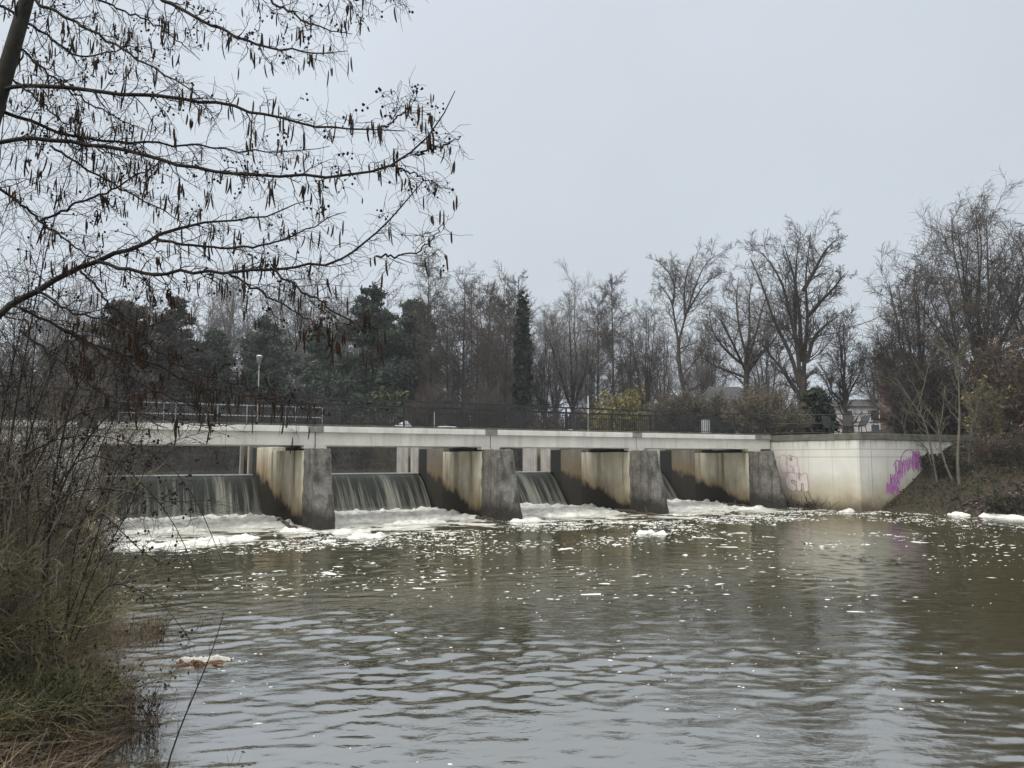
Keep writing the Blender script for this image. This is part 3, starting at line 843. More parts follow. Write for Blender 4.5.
def traced_tree(name, traces, Y, zg, label, seed, bark='bark', twig='twig', dens=1.0, w=(.3, .04), l1=(.22, .42)):
    rng = np.random.RandomState(seed)
    base = at(*traces[0][0], Y); base[2] = zg
    t = empty(name, base, 0, label, 'tree')
    lines = []
    for i, tr in enumerate(traces):
        dy = 0 if i == 0 else rng.uniform(-2.6, 2.6)
        pts = [at(x, y, Y + dy * j / max(1, len(tr) - 1)) - base for j, (x, y) in enumerate(tr)]
        if i == 0: pts[0] = np.array([pts[0][0], pts[0][1], -.4])
        r0 = w[0] if i == 0 else w[0] * .45
        r1 = w[0] * .7 if i == 0 else w[1]
        lines.append((pts, np.linspace(r0, r1, len(pts))))
    lv = [dict(n=int(13 * dens), ratio=l1, ang=(28, 65), up=.06, wig=.18, m=7, rmin=.017, rr=.36, fall=.5, t0=.10),
          dict(n=int(9 * dens), ratio=(.3, .55), ang=(30, 65), up=.05, wig=.2, m=4, rmin=TW, rr=.5, fall=.4, t0=.1),
          dict(n=8, ratio=(.4, .85), ang=(22, 60), up=.06, wig=.22, m=2, rmin=TW * .8, rr=.5, fall=.3, t0=.1)]
    finish_tree(t, lines, lv, rng, M[bark], M[twig])
    return t

def cards(name, C, size, mat, parent, rng, droop=0.0, aspect=2.2, up=None):
    """many small leaf-sized faces centred at C"""
    N = len(C)
    d = nrm(rng.normal(size=(N, 3)) + np.array([0, 0, -droop]))
    if up is not None: d = nrm(d + up)
    e = nrm(np.cross(d, rng.normal(size=(N, 3))))
    s = size * rng.uniform(.6, 1.4, (N, 1))
    a = d * s * aspect * .5; b = e * s * .5
    V = np.stack([C - a, C + b * .9 - a * .1, C + a, C - b * .9 + a * .1], 1)
    Q = np.arange(N * 4).reshape(N, 4)
    return npmesh(name, V.reshape(-1, 3), Q, mat, parent, smooth=False)

def conifer(name, px, ytop, hw, Y, zg, label, mat='needles', seed=0, N=9000, shape=.75, cat='conifer', size=.17, group=None):
    rng = np.random.RandomState(seed)
    p = at(px, 430, Y); H = at(px, ytop, Y)[2] - zg; W = hw * Y / F
    t = empty(name, (p[0], p[1], zg), 0, label, cat, group)
    q = np.array([(0, 0, -.4), (0, 0, H * .5), (0, 0, H * .97)])
    P, R = stack([(q, [.012 * H + .05, .1, .02])])
    # boughs with sprays of needles: clumpy outline, gaps between the boughs
    nb = 170
    tb = rng.uniform(.04, .99, nb) ** .9
    ph = rng.uniform(0, 2 * PI, nb)
    L = W * (1 - tb) ** shape * rng.uniform(.35, 1.35, nb) * (.75 + .5 * vnoise(ph * 1.5, tb * 9, seed)) + .3
    br_ = []
    for k in range(nb):
        d = np.array([math.cos(ph[k]), math.sin(ph[k]), rng.uniform(-.25, .35)])
        a = np.array([0, 0, tb[k] * H]); c = a + d * L[k]; m = (a + c) / 2 + (0, 0, .12 * L[k])
        br_.append((bez(a, m, c, 5), np.linspace(.04, .01, 5)))
    P2, R2 = stack(br_, 5)
    seg_mesh('trunk', [(P, R), (P2, R2)], 5, M['bark'], t)
    per = np.maximum(6, (3.2 * N * L / L.sum()).astype(int))
    C = []
    for k in range(nb):
        f = rng.uniform(.1, 1.05, per[k])[:, None]
        idx = np.clip(f[:, 0] * 4, 0, 3.999); i0 = idx.astype(int); g = (idx - i0)[:, None]
        c = P2[k, i0] * (1 - g) + P2[k, i0 + 1] * g
        C.append(c + rng.normal(size=c.shape) * np.array([.26, .26, .30]) * (.35 + .13 * L[k]))
    cards('crown', np.concatenate(C), size, M[mat], t, rng, droop=.5)
    return t

def bush(name, px, py, hw, h, Y, zg, label, twig='twig', leaf=None, nleaf=0, seed=0, nst=22, group=None, cat='bush', lsize=.14, dens=1.0, arch=.5):
    """rounded multi-stemmed shrub; px centre, hw half width px, h height m"""
    rng = np.random.RandomState(seed)
    p = at(px, 430, Y); W = hw * Y / F
    t = empty(name, (p[0], p[1], zg), 0, label, cat, group)
    lines = []
    for i in range(nst):
        ph = rng.uniform(0, 2 * PI); rho = math.sqrt(rng.rand()); 
        e = np.array([rho * W * math.cos(ph), rho * W * .75 * math.sin(ph), h * math.sqrt(max(.08, 1 - rho ** 2 * .9)) * rng.uniform(.8, 1.0)])
        a = np.array([e[0] * .25, e[1] * .25, -.2]); m = np.array([e[0] * arch, e[1] * arch, e[2] * .75])
        lines.append((bez(a, m, e, 6), np.linspace(.035, .014, 6)))
    P, R = stack(lines, 8)
    A = grow(P, R, dict(n=int(11 * dens), ratio=(.2, .42), ang=(20, 70), up=.05, wig=.16, m=4, rmin=.011, rr=.6, t0=.15), rng)
    C = grow(A[0], A[1], dict(n=int(8 * dens), ratio=(.35, .7), ang=(20, 55), up=.12, wig=.18, m=3, rmin=.009, rr=.6, t0=.1), rng)
    seg_mesh('stems', [(P, R)], 5, M['bark'], t)
    seg_mesh('twigs', [A, C], 3, M[twig], t)
    if leaf:
        tips = np.concatenate([C[0][:, -1], C[0][:, -2], A[0][:, -1]])
        if nleaf: tips = tips[rng.randint(0, len(tips), nleaf)] + rng.normal(size=(nleaf, 3)) * .12
        cards('leaves', tips, lsize, M[leaf], t, rng)
    return t
def G(px, Y):
    p = at(px, 430, Y); return float(ground_h(p[0], p[1])) - .05

exec_trees = True
if exec_trees:
    # ---- evergreens behind the left half of the bridge
    conifer('conifer', 122, 302, 52, 70, G(122, 70), 'broad brown-grey evergreen behind the far left end of the footbridge', 'needles_brown', 1, 15000, .55)
    conifer('conifer', 170, 297, 40, 73, G(170, 73), 'tall brown-grey evergreen just left of the slim green conifers', 'needles_brown', 2, 12000, .55)
    conifer('conifer', 212, 330, 30, 76, G(212, 76), 'slim green conifer left of the street lamp', 'needles', 3, 9000, .6)
    conifer('conifer', 262, 316, 36, 79, G(262, 79), 'green conifer standing directly behind the street lamp', 'needles', 4, 10000, .6)
    conifer('conifer', 318, 328, 32, 80, G(318, 80), 'narrow green conifer between street lamp and tallest conifer', 'needles', 5, 9000, .6)
    conifer('conifer', 372, 288, 44, 72, G(372, 72), 'tallest and widest dark green conifer behind the footbridge', 'needles', 6, 19000, .5)
    conifer('conifer', 410, 300, 34, 77, G(410, 77), 'dark green conifer tucked against the right of the tallest conifer', 'needles', 7, 10000, .5)
    bush('bush', 388, 0, 30, 5.0, 66, G(388, 66), 'mossy green leafy shrub at the foot of the tallest conifer', 'twig_olive', 'leaf_moss', 3500, 21, 26, lsize=.2)
    conifer('yew_bush', 816, 393, 13, 52, 3.75, 'small dark green yew beside the big forked tree', 'needles_dark', 8, 6000, .42, 'yew', .2)
    # ---- bare trees
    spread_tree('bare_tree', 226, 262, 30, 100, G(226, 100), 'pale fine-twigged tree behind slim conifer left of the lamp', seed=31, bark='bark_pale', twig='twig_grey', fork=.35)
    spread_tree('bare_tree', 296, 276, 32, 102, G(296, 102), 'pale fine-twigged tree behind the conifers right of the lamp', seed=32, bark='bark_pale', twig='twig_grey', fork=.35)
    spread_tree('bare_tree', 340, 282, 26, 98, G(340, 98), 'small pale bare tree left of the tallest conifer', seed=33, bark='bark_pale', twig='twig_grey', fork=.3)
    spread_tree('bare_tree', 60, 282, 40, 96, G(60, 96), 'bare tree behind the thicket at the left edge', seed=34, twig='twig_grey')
    spire_tree('bare_alder', 428, 256, 33, 71, G(428, 71), 'tall bare alder with straight trunk right of the tallest conifer', seed=41)
    spire_tree('bare_alder', 462, 276, 36, 75, G(462, 75), 'bare alder, second to the right of the tallest conifer', seed=42)
    spire_tree('bare_alder', 489, 290, 33, 73, G(489, 73), 'reddish bare alder left of the ivy-clad tree', seed=43, twig='twig_red')
    spire_tree('bare_alder', 505, 300, 33, 79, G(505, 79), 'slim bare alder pressed against the left of the ivy-clad tree', seed=39)
    spire_tree('bare_alder', 476, 306, 36, 82, G(476, 82), 'dim brown alder behind the reddish alder', seed=38, twig='twig_red')
    spire_tree('bare_alder', 598, 300, 36, 82, G(598, 82), 'dim bare tree left of the dark straight-trunked tree', seed=37)
    spire_tree('bare_alder', 447, 300, 36, 80, G(447, 80), 'short bare alder between the two taller alders', seed=44)
    spread_tree('bare_tree', 573, 268, 42, 80, G(573, 80), 'wide bare tree with fan of upright limbs right of the ivy-clad tree', seed=45, fork=.2, twig='twig_grey')
    spire_tree('bare_alder', 613, 282, 36, 73, G(613, 73), 'dark bare tree with straight trunk behind the yellow bush', seed=46, n1=50)
    spread_tree('bare_tree', 646, 304, 40, 77, G(646, 77), 'low spreading bare tree right of the yellow bush', seed=47, fork=.15)
    spread_tree('bare_tree', 545, 320, 26, 84, G(545, 84), 'small bare tree close on the right of the ivy-clad tree', seed=48)
    spread_tree('bare_tree', 712, 312, 28, 88, G(712, 88), 'thin distant bare tree between the forked tree and the many-limbed tree', seed=49, twig='twig_grey')
    spread_tree('bare_tree', 846, 306, 32, 66, 4.0, 'bare tree with dark trunk rising behind the terrace chairs', seed=50, fork=.3, nl=8)
    spread_tree('bare_tree', 880, 334, 20, 92, 4.3, 'thin grey bare tree beside the brick chimney', seed=51, twig='twig_grey')
    spread_tree('bare_tree', 985, 186, 78, 52, 4.0, 'largest bare tree, dense crown above the right bank', seed=52, fork=.2, nl=12, dens=1.15)
    spread_tree('bare_tree', 1062, 196, 80, 50, 4.0, 'large bare tree cut off by the right edge', seed=53, fork=.2, nl=10)
    spread_tree('bare_tree', 925, 252, 44, 57, 4.0, 'bare tree leaning left from beside the largest tree', seed=54, fork=.15, nl=9, lean=-.05)
    spread_tree('bare_tree', 895, 322, 26, 60, 4.0, 'small bare tree rising behind the dark rounded bush', seed=55, fork=.2)
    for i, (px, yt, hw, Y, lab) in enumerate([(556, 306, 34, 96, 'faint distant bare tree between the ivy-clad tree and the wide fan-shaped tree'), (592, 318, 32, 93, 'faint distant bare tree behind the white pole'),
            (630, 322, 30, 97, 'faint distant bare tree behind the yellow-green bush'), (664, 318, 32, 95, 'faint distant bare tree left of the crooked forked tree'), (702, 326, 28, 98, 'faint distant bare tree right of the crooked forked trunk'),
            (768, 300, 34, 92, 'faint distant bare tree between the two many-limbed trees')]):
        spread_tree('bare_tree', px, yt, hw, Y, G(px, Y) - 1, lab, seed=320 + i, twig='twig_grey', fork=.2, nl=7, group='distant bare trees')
    z4 = lambda pts: [(x * .254 + 600, y * .254 + 220) for x, y in pts]
    traced_tree('bare_tree', [z4([(350, 760), (345, 720), (312, 600), (308, 470)]), z4([(308, 480), (290, 370), (285, 320), (255, 280), (232, 250)]), z4([(308, 480), (332, 400), (345, 350), (370, 280), (390, 220), (410, 170), (450, 140)]),
        z4([(288, 330), (296, 260), (270, 200), (235, 170)]), z4([(340, 370), (380, 300), (420, 240), (470, 215)]), z4([(335, 390), (330, 280), (345, 190), (370, 140)])],
        70, G(688, 70), 'crooked bare tree forking into two main limbs, behind the tan bushes', 61, w=(.24, .03), l1=(.32, .62))
    traced_tree('bare_tree', [z4([(575, 760), (575, 680), (578, 520)]), z4([(576, 600), (520, 480), (480, 400), (455, 370)]), z4([(578, 540), (550, 440), (535, 330), (545, 230)]), z4([(580, 560), (620, 430), (640, 340), (660, 290)]),
        z4([(572, 620), (520, 600), (440, 570), (390, 530)]), z4([(580, 540), (590, 420), (585, 300), (600, 240)]), z4([(576, 580), (500, 520), (440, 440), (430, 360)]), z4([(582, 600), (640, 520), (690, 470), (720, 400)])],
        67, G(745, 67), 'bare tree with many radiating limbs above the tan bushes', 62, w=(.30, .03), l1=(.32, .62))
    traced_tree('bare_tree', [z4([(795, 780), (797, 700), (800, 620)]), z4([(800, 660), (806, 500), (822, 400), (815, 300), (800, 250), (820, 150), (830, 50)]), z4([(785, 660), (760, 540), (700, 430), (670, 370), (655, 290), (620, 210), (590, 150)]),
        z4([(790, 640), (772, 450), (740, 350), (725, 250), (680, 180), (640, 130)]), z4([(800, 280), (850, 190), (890, 110), (940, 70)]), z4([(818, 380), (860, 330), (920, 270), (965, 210)]),
        z4([(775, 680), (720, 590), (660, 520), (640, 490)]), z4([(795, 560), (785, 350), (765, 220), (725, 100)]), z4([(815, 560), (840, 460), (900, 400), (940, 380)]), z4([(765, 470), (770, 330), (770, 200), (780, 90)])],
        61, 3.9, 'tallest many-limbed bare tree in the middle of the right half', 63, w=(.40, .03), dens=1.1, l1=(.30, .55))
    # ivy-clad tree
    t = spire_tree('ivy_tree', 523, 276, 24, 74, G(523, 74), 'ivy-clad dark green trunk with bare twiggy top', seed=64, n1=40)
    t['category'] = 'ivy tree'
    rng = np.random.RandomState(65)
    H = at(523, 276, 74)[2] - G(523, 74); n = 8000
    zz = .93 * (1 - np.sqrt(rng.rand(n))); ww = np.clip(1 - .62 * zz, .1, 1) * 1.15
    ph = rng.uniform(0, 2 * PI, n); q = np.sqrt(rng.rand(n))
    ww = ww * (.3 + 1.35 * fbm(ph * 1.2, zz * 22, 3, 3)); cards('ivy', np.stack([q * ww * np.cos(ph), q * ww * np.sin(ph), zz * H], -1), .3, M['needles_dark'], t, rng, aspect=1.3)
    # ---- bushes
    bush('bush', 620, 0, 42, 4.6, 58, G(620, 60), 'yellow-green bush just right of the white pole', 'twig_olive', 'leaf_yellow', 6500, 71, 40, lsize=.11)
    bush('bush', 545, 0, 44, 3.6, 64, G(545, 64), 'reddish brown bush at the foot of the ivy-clad tree', 'twig_red', 'leaf_brown', 900, 72, 30)
    bush('willow_bush', 678, 0, 40, 3.4, 52, 3.75, 'tan rounded willow bush below the crooked forked tree', 'twig_tan', 'leaf_tan', 9000, 73, 90, dens=1.3, lsize=.06)
    bush('willow_bush', 765, 0, 46, 3.6, 50, 3.75, 'larger tan rounded willow bush left of the small yew', 'twig_tan', 'leaf_tan', 11000, 74, 110, dens=1.3, lsize=.06)
    bush('bush', 720, 0, 30, 3.2, 51.5, 3.75, 'low tan bush filling the gap between the two willow bushes', 'twig_tan', 'leaf_tan', 5000, 75, 40, dens=1.2, lsize=.06)
    bush('bush', 932, 0, 54, 5.2, 47, 3.5, 'dark rounded twiggy bush behind the right end of the abutment', 'twig_dark', 'leaf_dark', 9000, 76, 130, dens=1.5, lsize=.07)
    bush('bush', 1008, 0, 52, 6.6, 45, G(1005, 44) - .2, 'brown leafy bush on the right bank under the largest tree', 'twig', 'leaf_brown', 5200, 77, 70, lsize=.11)
    bush('bush', 985, 0, 24, 3.8, 42, G(985, 42) - .2, 'yellowish olive bush between brown bush and slim trunks', 'twig_tan', 'leaf_yellow', 500, 78, 30, lsize=.1)
    bush('bush', 1042, 0, 42, 6.5, 41, G(1040, 40) - .2, 'brown bush at the right edge of the bank', 'twig_red', 'leaf_brown', 3000, 79, 36, lsize=.13)
    for i, (px, Y, hw, h, lab) in enumerate([(110, 62, 40, 4.5, 'brown twiggy bush behind the left end of the pale barrier'), (180, 63, 36, 4.2, 'brown twiggy bush behind the middle of the pale barrier'),
            (245, 61, 36, 3.8, 'brown twiggy bush at the foot of the street lamp conifer'), (310, 62, 36, 4.0, 'brown twiggy bush behind right end of the pale barrier'),
            (432, 62, 36, 5.0, 'brown twiggy bush at the foot of the tall alder'), (484, 63, 34, 5.4, 'brown twiggy bush at the foot of the reddish alder'),
            (588, 66, 30, 3.2, 'dull twiggy bush behind the white pole'), (655, 64, 30, 3.6, 'dull twiggy bush behind the left tan willow bush')]):
        bush('bush', px, 0, hw, h, Y, G(px, Y), lab, 'twig' if i % 2 else 'twig_red', None, 0, 90 + i, 46, group='bushes on the far bank', dens=1.2)
    rng = np.random.RandomState(98); L0 = []
    for i in range(420):
        p = B(rng.uniform(-44, 22), rng.uniform(22.5, 29)); z = float(ground_h(p[0], p[1])); h = rng.uniform(1.4, 3.2)
        e = rng.normal(size=2) * .7
        L0.append((np.array([(p[0], p[1], z - .2), (p[0] + e[0] * .4, p[1] + e[1] * .4, z + h * .6), (p[0] + e[0], p[1] + e[1], z + h)]), [.03, .025, .015]))
    P, R = stack(L0, 6)
    A = grow(P, R, dict(n=16, ratio=(.3, .6), ang=(20, 65), up=.02, wig=.2, m=3, rmin=.016, rr=.6, t0=.05), rng)
    C = grow(A[0], A[1], dict(n=7, ratio=(.4, .8), ang=(25, 65), up=0, wig=.2, m=2, rmin=.014, rr=.7, t0=.1), rng)
    M['twig_under'] = simple('dull_undergrowth', (.03, .03, .027), (.075, .072, .065), .8, .95, 0, island=.5)
    tag(seg_mesh('undergrowth', [(P, R), A, C], 3, M['twig_under'], None), kind='stuff')
    # ---- far wood: one mass behind everything
    rng = np.random.RandomState(99); L0 = []
    for i in range(300):
        px = rng.uniform(10, 525) if i < 200 else (rng.uniform(520, 835) if i < 240 else rng.uniform(905, 1130))
        Y = rng.uniform(88, 112); p = at(px, 430, Y); z = 4.6
        H = (rng.uniform(9, 20) if i < 200 else rng.uniform(3.5, 6)) if i < 240 else rng.uniform(6, 11)
        L0.append((np.array([(p[0], p[1], z - 1), (p[0] + rng.normal() * .5, p[1], z + H * .5), (p[0] + rng.normal() * .8, p[1], z + H)]), [.16, .1, .03]))
    L0 += [(np.array([(at(q, 430, 86)[0], 86 + 8 * rng.rand(), 4), (at(q, 430, 86)[0] + rng.normal(), 90, 9), (at(q, 430, 86)[0] + rng.normal(), 90, rng.uniform(11, 17))]), [.16, .1, .03]) for q in rng.uniform(-40, 120, 40)]
    P, R = stack(L0)
    A = grow(P, R, dict(n=26, ratio=(.16, .3), ang=(35, 70), up=.1, wig=.15, m=4, rmin=.03, rr=.4, t0=.04), rng)
    C = grow(A[0], A[1], dict(n=14, ratio=(.3, .65), ang=(30, 65), up=.08, wig=.18, m=2, rmin=.026, rr=.5, t0=.1), rng)
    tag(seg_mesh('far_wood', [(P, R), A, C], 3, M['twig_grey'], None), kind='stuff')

# ------------------------------------------------------------------ right bank: slim trunks and litter
z8 = lambda pts: [(x * .2474 + 880, y * .2474 + 340) for x, y in pts]
sap = [([(235, 605), (215, 480), (190, 360), (170, 300), (120, 240)], 37.6, 'slim pale trunk leaning left in front of the magenta graffiti'),
       ([(305, 628), (270, 520), (245, 440), (228, 300)], 37.0, 'slim crooked pale trunk, second from the abutment corner'),
       ([(325, 648), (310, 500), (322, 350), (320, 200), (312, 60)], 36.6, 'tallest slim upright trunk on the right bank'),
       ([(360, 612), (355, 540), (365, 400), (380, 300)], 37.2, 'short slim trunk, rightmost of the group on the bank'),
       ([(222, 596), (208, 500), (192, 440), (160, 400), (100, 388)], 38.0, 'thin stem arching left over the abutment wall')]
for i, (tr, Y, lab) in enumerate(sap):
    rng = np.random.RandomState(200 + i)
    tr = z8(tr); base = at(*tr[0], Y); g = float(ground_h(base[0], base[1]))
    t = empty('sapling', (base[0], base[1], g), 0, lab, 'sapling', 'slim trunks on the right bank')
    o_ = np.array([base[0], base[1], g])
    pts = [at(x, y, Y + .3 * j) - o_ for j, (x, y) in enumerate(tr)]
    pts[0] = np.array([pts[0][0], pts[0][1], -.25])
    th = (.06, .07, .085, .05, .035)[i]
    lines = [(pts, np.linspace(th, .02, len(pts)))]
    e = pts[-1]
    for k in range(4):
        a = pts[-2] + (e - pts[-2]) * rng.uniform(0, 1)
        lines.append((bez(a, a + (rng.uniform(-.6, .4), rng.uniform(-.4, .4), .9), a + (rng.uniform(-1.8, 1.2), rng.uniform(-1, 1), rng.uniform(1.2, 2.6)), 6), np.linspace(th * .4, .012, 6)))
    finish_tree(t, lines, [dict(n=7, ratio=(.2, .4), ang=(30, 60), up=.08, wig=.15, m=5, rmin=.01, rr=.5, t0=.45),
                           dict(n=6, ratio=(.3, .5), ang=(30, 60), up=.05, wig=.18, m=4, rmin=.007, rr=.6, t0=.15),
                           dict(n=5, ratio=(.3, .6), ang=(30, 60), up=.05, wig=.18, m=3, rmin=.006, rr=.6, t0=.15)], rng, M['bark_slim'], M['twig_olive'])
for i, (px, Y, hw, h, lab, tw_, lf, nl) in enumerate([(948, 37.8, 20, 1.0, 'low dark ivy-like bush among the slim trunks on the right bank', 'twig_dark', 'leaf_dull', 1500), (992, 37.5, 30, 1.5, 'ochre twiggy bush halfway up the right bank', 'twig_tan', 'leaf_brown', 900),
        (1024, 36.5, 34, 1.9, 'brown twiggy bush on the slope at the right edge', 'twig', 'leaf_brown', 900), (930, 39.0, 13, .7, 'small dark bush beside the drain pipe in the abutment', 'twig_dark', 'leaf_dull', 900), (1004, 33.6, 22, .7, 'low dark bush just above the waterline on the right bank', 'twig_dark', 'leaf_dull', 1200)]):
    bush('bush', px, 0, hw, h, Y, G(px, Y), lab, tw_, lf, nl, 640 + i, 30, lsize=.07, group='low bushes on the right bank')
# leaf litter and ivy ground cover
rng = np.random.RandomState(301)
n = 42000
s_ = rng.uniform(18.8, 34, n); u_ = rng.uniform(-26, -5.5, n)
xy = O0 + s_[:, None] * DV + u_[:, None] * EV
z = ground_h(xy[:, 0], xy[:, 1])
m = z > .05
C = np.stack([xy[:, 0], xy[:, 1], z + .03 + .05 * rng.rand(n)], -1)[m]
pat = fbm(C[:, 0] * .45, C[:, 1] * .45, 8)
tag(cards('fallen_leaves', C[pat > .45], .10, simple('litter', (.055, .037, .026), (.14, .096, .068), 3, .9, 0, island=.6), None, rng, aspect=1.4), kind='stuff')
C2 = C[(pat <= .50) & (rng.rand(len(C)) < .6)]; C2 = C2 + rng.normal(size=C2.shape) * .05 + (0, 0, .06)
tag(cards('ground_cover', C2, .085, M['leaf_dull'], None, rng, aspect=1.3), kind='stuff')

# ------------------------------------------------------------------ foam
gs = np.arange(-15.1, 30, .08); gv = np.arange(-6.0, 14, .08)     # v = downstream
SS, VV = np.meshgrid(gs, gv)
XX = O0[0] + SS * DV[0] - VV * EV[0]; YY = O0[1] + SS * DV[1] - VV * EV[1]
prof = 1.0 * sstep(-5.4, -4.6, VV) * (1 - sstep(-2.6, 1.8 , VV))
nz = fbm(SS * .42, VV * .75, 21, 5); nz2 = fbm(SS * 1.7, VV * 1.9, 31, 4)
q = prof * (.55 + .9 * nz) - .42 + .5 * (nz - .5)
lumps = []
def gpix(px, py, a, b, h):
    x = (px - 512) / F; up = (384 - py) / F
    d = np.array([x, cp - sp * up, sp + cp * up]); k = -CZ / d[2]
    s, u = su(d[0] * k, d[1] * k); lumps.append((s, -u, a, b, h))
for args in ((175, 545, 1.3, .5, .3), (150, 532, 1.6, .5, .3), (225, 540, .8, .35, .3), (365, 537, .45, .28, .42), (350, 533, .5, .2, .3), (330, 541, .3, .2, .25), (300, 531, .6, .25, .3), (420, 523, 1.2, .3, .3),
             (527, 521, .6, .25, .35), (570, 516, 1.2, .3, .28), (646, 533, .34, .16, .26), (662, 534, .3, .14, .26), (690, 508, .9, .3, .3), (752, 509, .8, .3, .3),
             (855, 511, .9, .25, .32), (915, 512, .36, 1.2, .40), (945, 514, .36, 1.2, .40), (975, 515, .36, 1.2, .40), (1000, 517, .36, 1.2, .40), (1022, 519, .36, 1.2, .40), (985, 551, .6, .16, .16), (770, 508, .7, .2, .3)):
    gpix(*args)
lump = np.zeros_like(q)
for s0, v0, a, b, h in lumps:
    e = np.exp(-((SS - s0) / a) ** 2 - ((VV - v0) / b) ** 2)
    lump = np.maximum(lump, 1.25 * h / .3 * e * (.45 + 1.1 * nz2))
q = np.maximum(q, np.clip(lump - .42, -1, .34) * .8)
for s0 in PS:
    ins = (np.abs(SS - s0) < .42) & (VV < 2.1); q = np.where(ins, -1, q)
q = np.where((SS > 16.95) & (VV < 5.3), -1, q)
q = np.where((SS > 20.0) & (VV > 5.2), -1, q)
nz3 = fbm(SS * 5, VV * 5, 41, 3); q = q + np.where(q > -.35, .55 * (nz3 - .5) + .5 * (nz2 - .5), 0)
zf = np.where(q > 0, .02 + .12 * (nz3 - .3) * np.clip(q * 4, 0, 1) + .13 * np.clip(q, 0, 1.2) ** .8 * (.1 + 1.7 * nz2) * (.5 + nz3), q * .12)
kp = (np.maximum.reduce([q[:-1, :-1], q[1:, :-1], q[:-1, 1:], q[1:, 1:]]) > 0)
def foam_mat():
    k = NT('foam')
    c = k.mix(k.ramp(k.noise(2.5, None, 5), .35, .65), (.45, .435, .375), (.71, .70, .645))
    k.bump(k.noise(5, None, 3, .6), .6, .08)
    return k.out(c, .9, .1)
M['foam'] = foam_mat()
tag(gridmesh('foam', XX, YY, zf, M['foam'], kp), kind='stuff')

# flecks carried downstream
rng = np.random.RandomState(401); n = 170000
s_ = rng.uniform(-15.0, 32, n); v_ = rng.uniform(-2, 31, n)
x_ = O0[0] + s_ * DV[0] - v_ * EV[0]; y_ = O0[1] + s_ * DV[1] - v_ * EV[1]
cl = fbm(s_ * .35 + 4, v_ * .55, 55, 4); cl2 = fbm(s_ * 1.3, v_ * 1.3, 77, 3)
depth_ok = np.exp(-np.clip(y_ * 0 + v_ - 1.5, 0, 99) / 5.2)
prob = depth_ok * sstep(.42, .62, cl) * (.25 + 1.2 * sstep(.4, .65, cl2)) * 1.3 + .004
okm = (rng.rand(n) < prob) & (left_sd(x_, y_) < -.1) & (s_ < 18.4) & (y_ > 5.5)
okm |= (rng.rand(n) < .02) & (v_ > 5.6) & (v_ < 24) & (s_ > 3) & (s_ < 18.4) & (cl > .5)
x_, y_, v_ = x_[okm], y_[okm], v_[okm]
N = len(x_); k = 7
rad = .012 + .042 * rng.rand(N) ** 3.0 + .11 * (rng.rand(N) < .02) * rng.rand(N)
rad *= np.where(y_ < 14, .55, 1)
el = rng.uniform(1, 3.4, N); th0 = .35 * ANG + rng.normal(0, .4, N)
aa = 2 * PI * np.arange(k) / k
rr_ = rad[:, None] * rng.uniform(.6, 1.3, (N, k))
px_ = rr_ * np.cos(aa) * el[:, None]; py_ = rr_ * np.sin(aa)
vx = x_[:, None] + px_ * np.cos(th0)[:, None] - py_ * np.sin(th0)[:, None]
vy = y_[:, None] + px_ * np.sin(th0)[:, None] + py_ * np.cos(th0)[:, None]
damp = (1 - .6 * sstep(20, 40, vy))
vz = wave_h(vx, vy) * damp - .004
cz_ = wave_h(x_, y_) * (1 - .6 * sstep(20, 40, y_)) + .006 + rad * .06
V = np.concatenate([np.stack([vx, vy, vz], -1), np.stack([x_, y_, cz_], -1)[:, None]], 1)
j = np.arange(k)
T = np.stack([j, (j + 1) % k, np.full(k, k)], -1)[None] + (np.arange(N) * (k + 1))[:, None, None]
tag(npmesh('foam_flecks', V.reshape(-1, 3), T.reshape(-1, 3), M['foam']), kind='stuff')

# ------------------------------------------------------------------ driftwood
M['wetwood'] = simple('wet_wood', (.035, .026, .018), (.08, .06, .042), 8, .5, .4, .02)
M['orangewood'] = simple('orange_rotten_wood', (.07, .03, .015), (.26, .15, .085), 14, .7, .5, .02)
def log(a, b, r, label, mat, seed=0):
    rng = np.random.RandomState(seed); a = np.array(a, float); b = np.array(b, float)
    pts = [a + (b - a) * f + rng.normal(size=3) * .03 * (0 < f < 1) for f in np.linspace(0, 1, 9)]
    mb = MB(); mb.tube(pts, r, 8, r * .6)
    for k in range(2):
        f = rng.uniform(.25, .8); p = a + (b - a) * f
        mb.tube([p, p + rng.normal(size=3) * .08 + (0, 0, .14), p + rng.normal(size=3) * .12 + (0, 0, .26)], r * .35, 5, r * .15)
    c = (a + b) / 2; mb.v = [(x - c[0], y - c[1], z - c[2]) for x, y, z in mb.v]
    o = mb.build('driftwood', mat, None, smooth=True); o.location = [float(q) for q in c]
    tag(o, label, 'driftwood')
log(B(-8.85, 1.6, .1), B(-8.9, -1.7, .05), .09, 'dark drift log floating along the side of the pier nearest the left bank', M['wetwood'], 1)
log(B(-1.0, -.2, .06), B(-.95, -2.3, .05), .07, 'dark drift log beside the nose of the streaked rusty pier', M['wetwood'], 2)
log(B(6.8, .5, .08), B(6.75, -2.6, .05), .09, 'long dark drift log beside the pier with the white streak', M['wetwood'], 3)
log(B(14.5, 1.2, .12), B(14.3, -1.3, .05), .11, 'pale-topped drift log beside the pier next to the graffiti wall', M['wetwood'], 4)
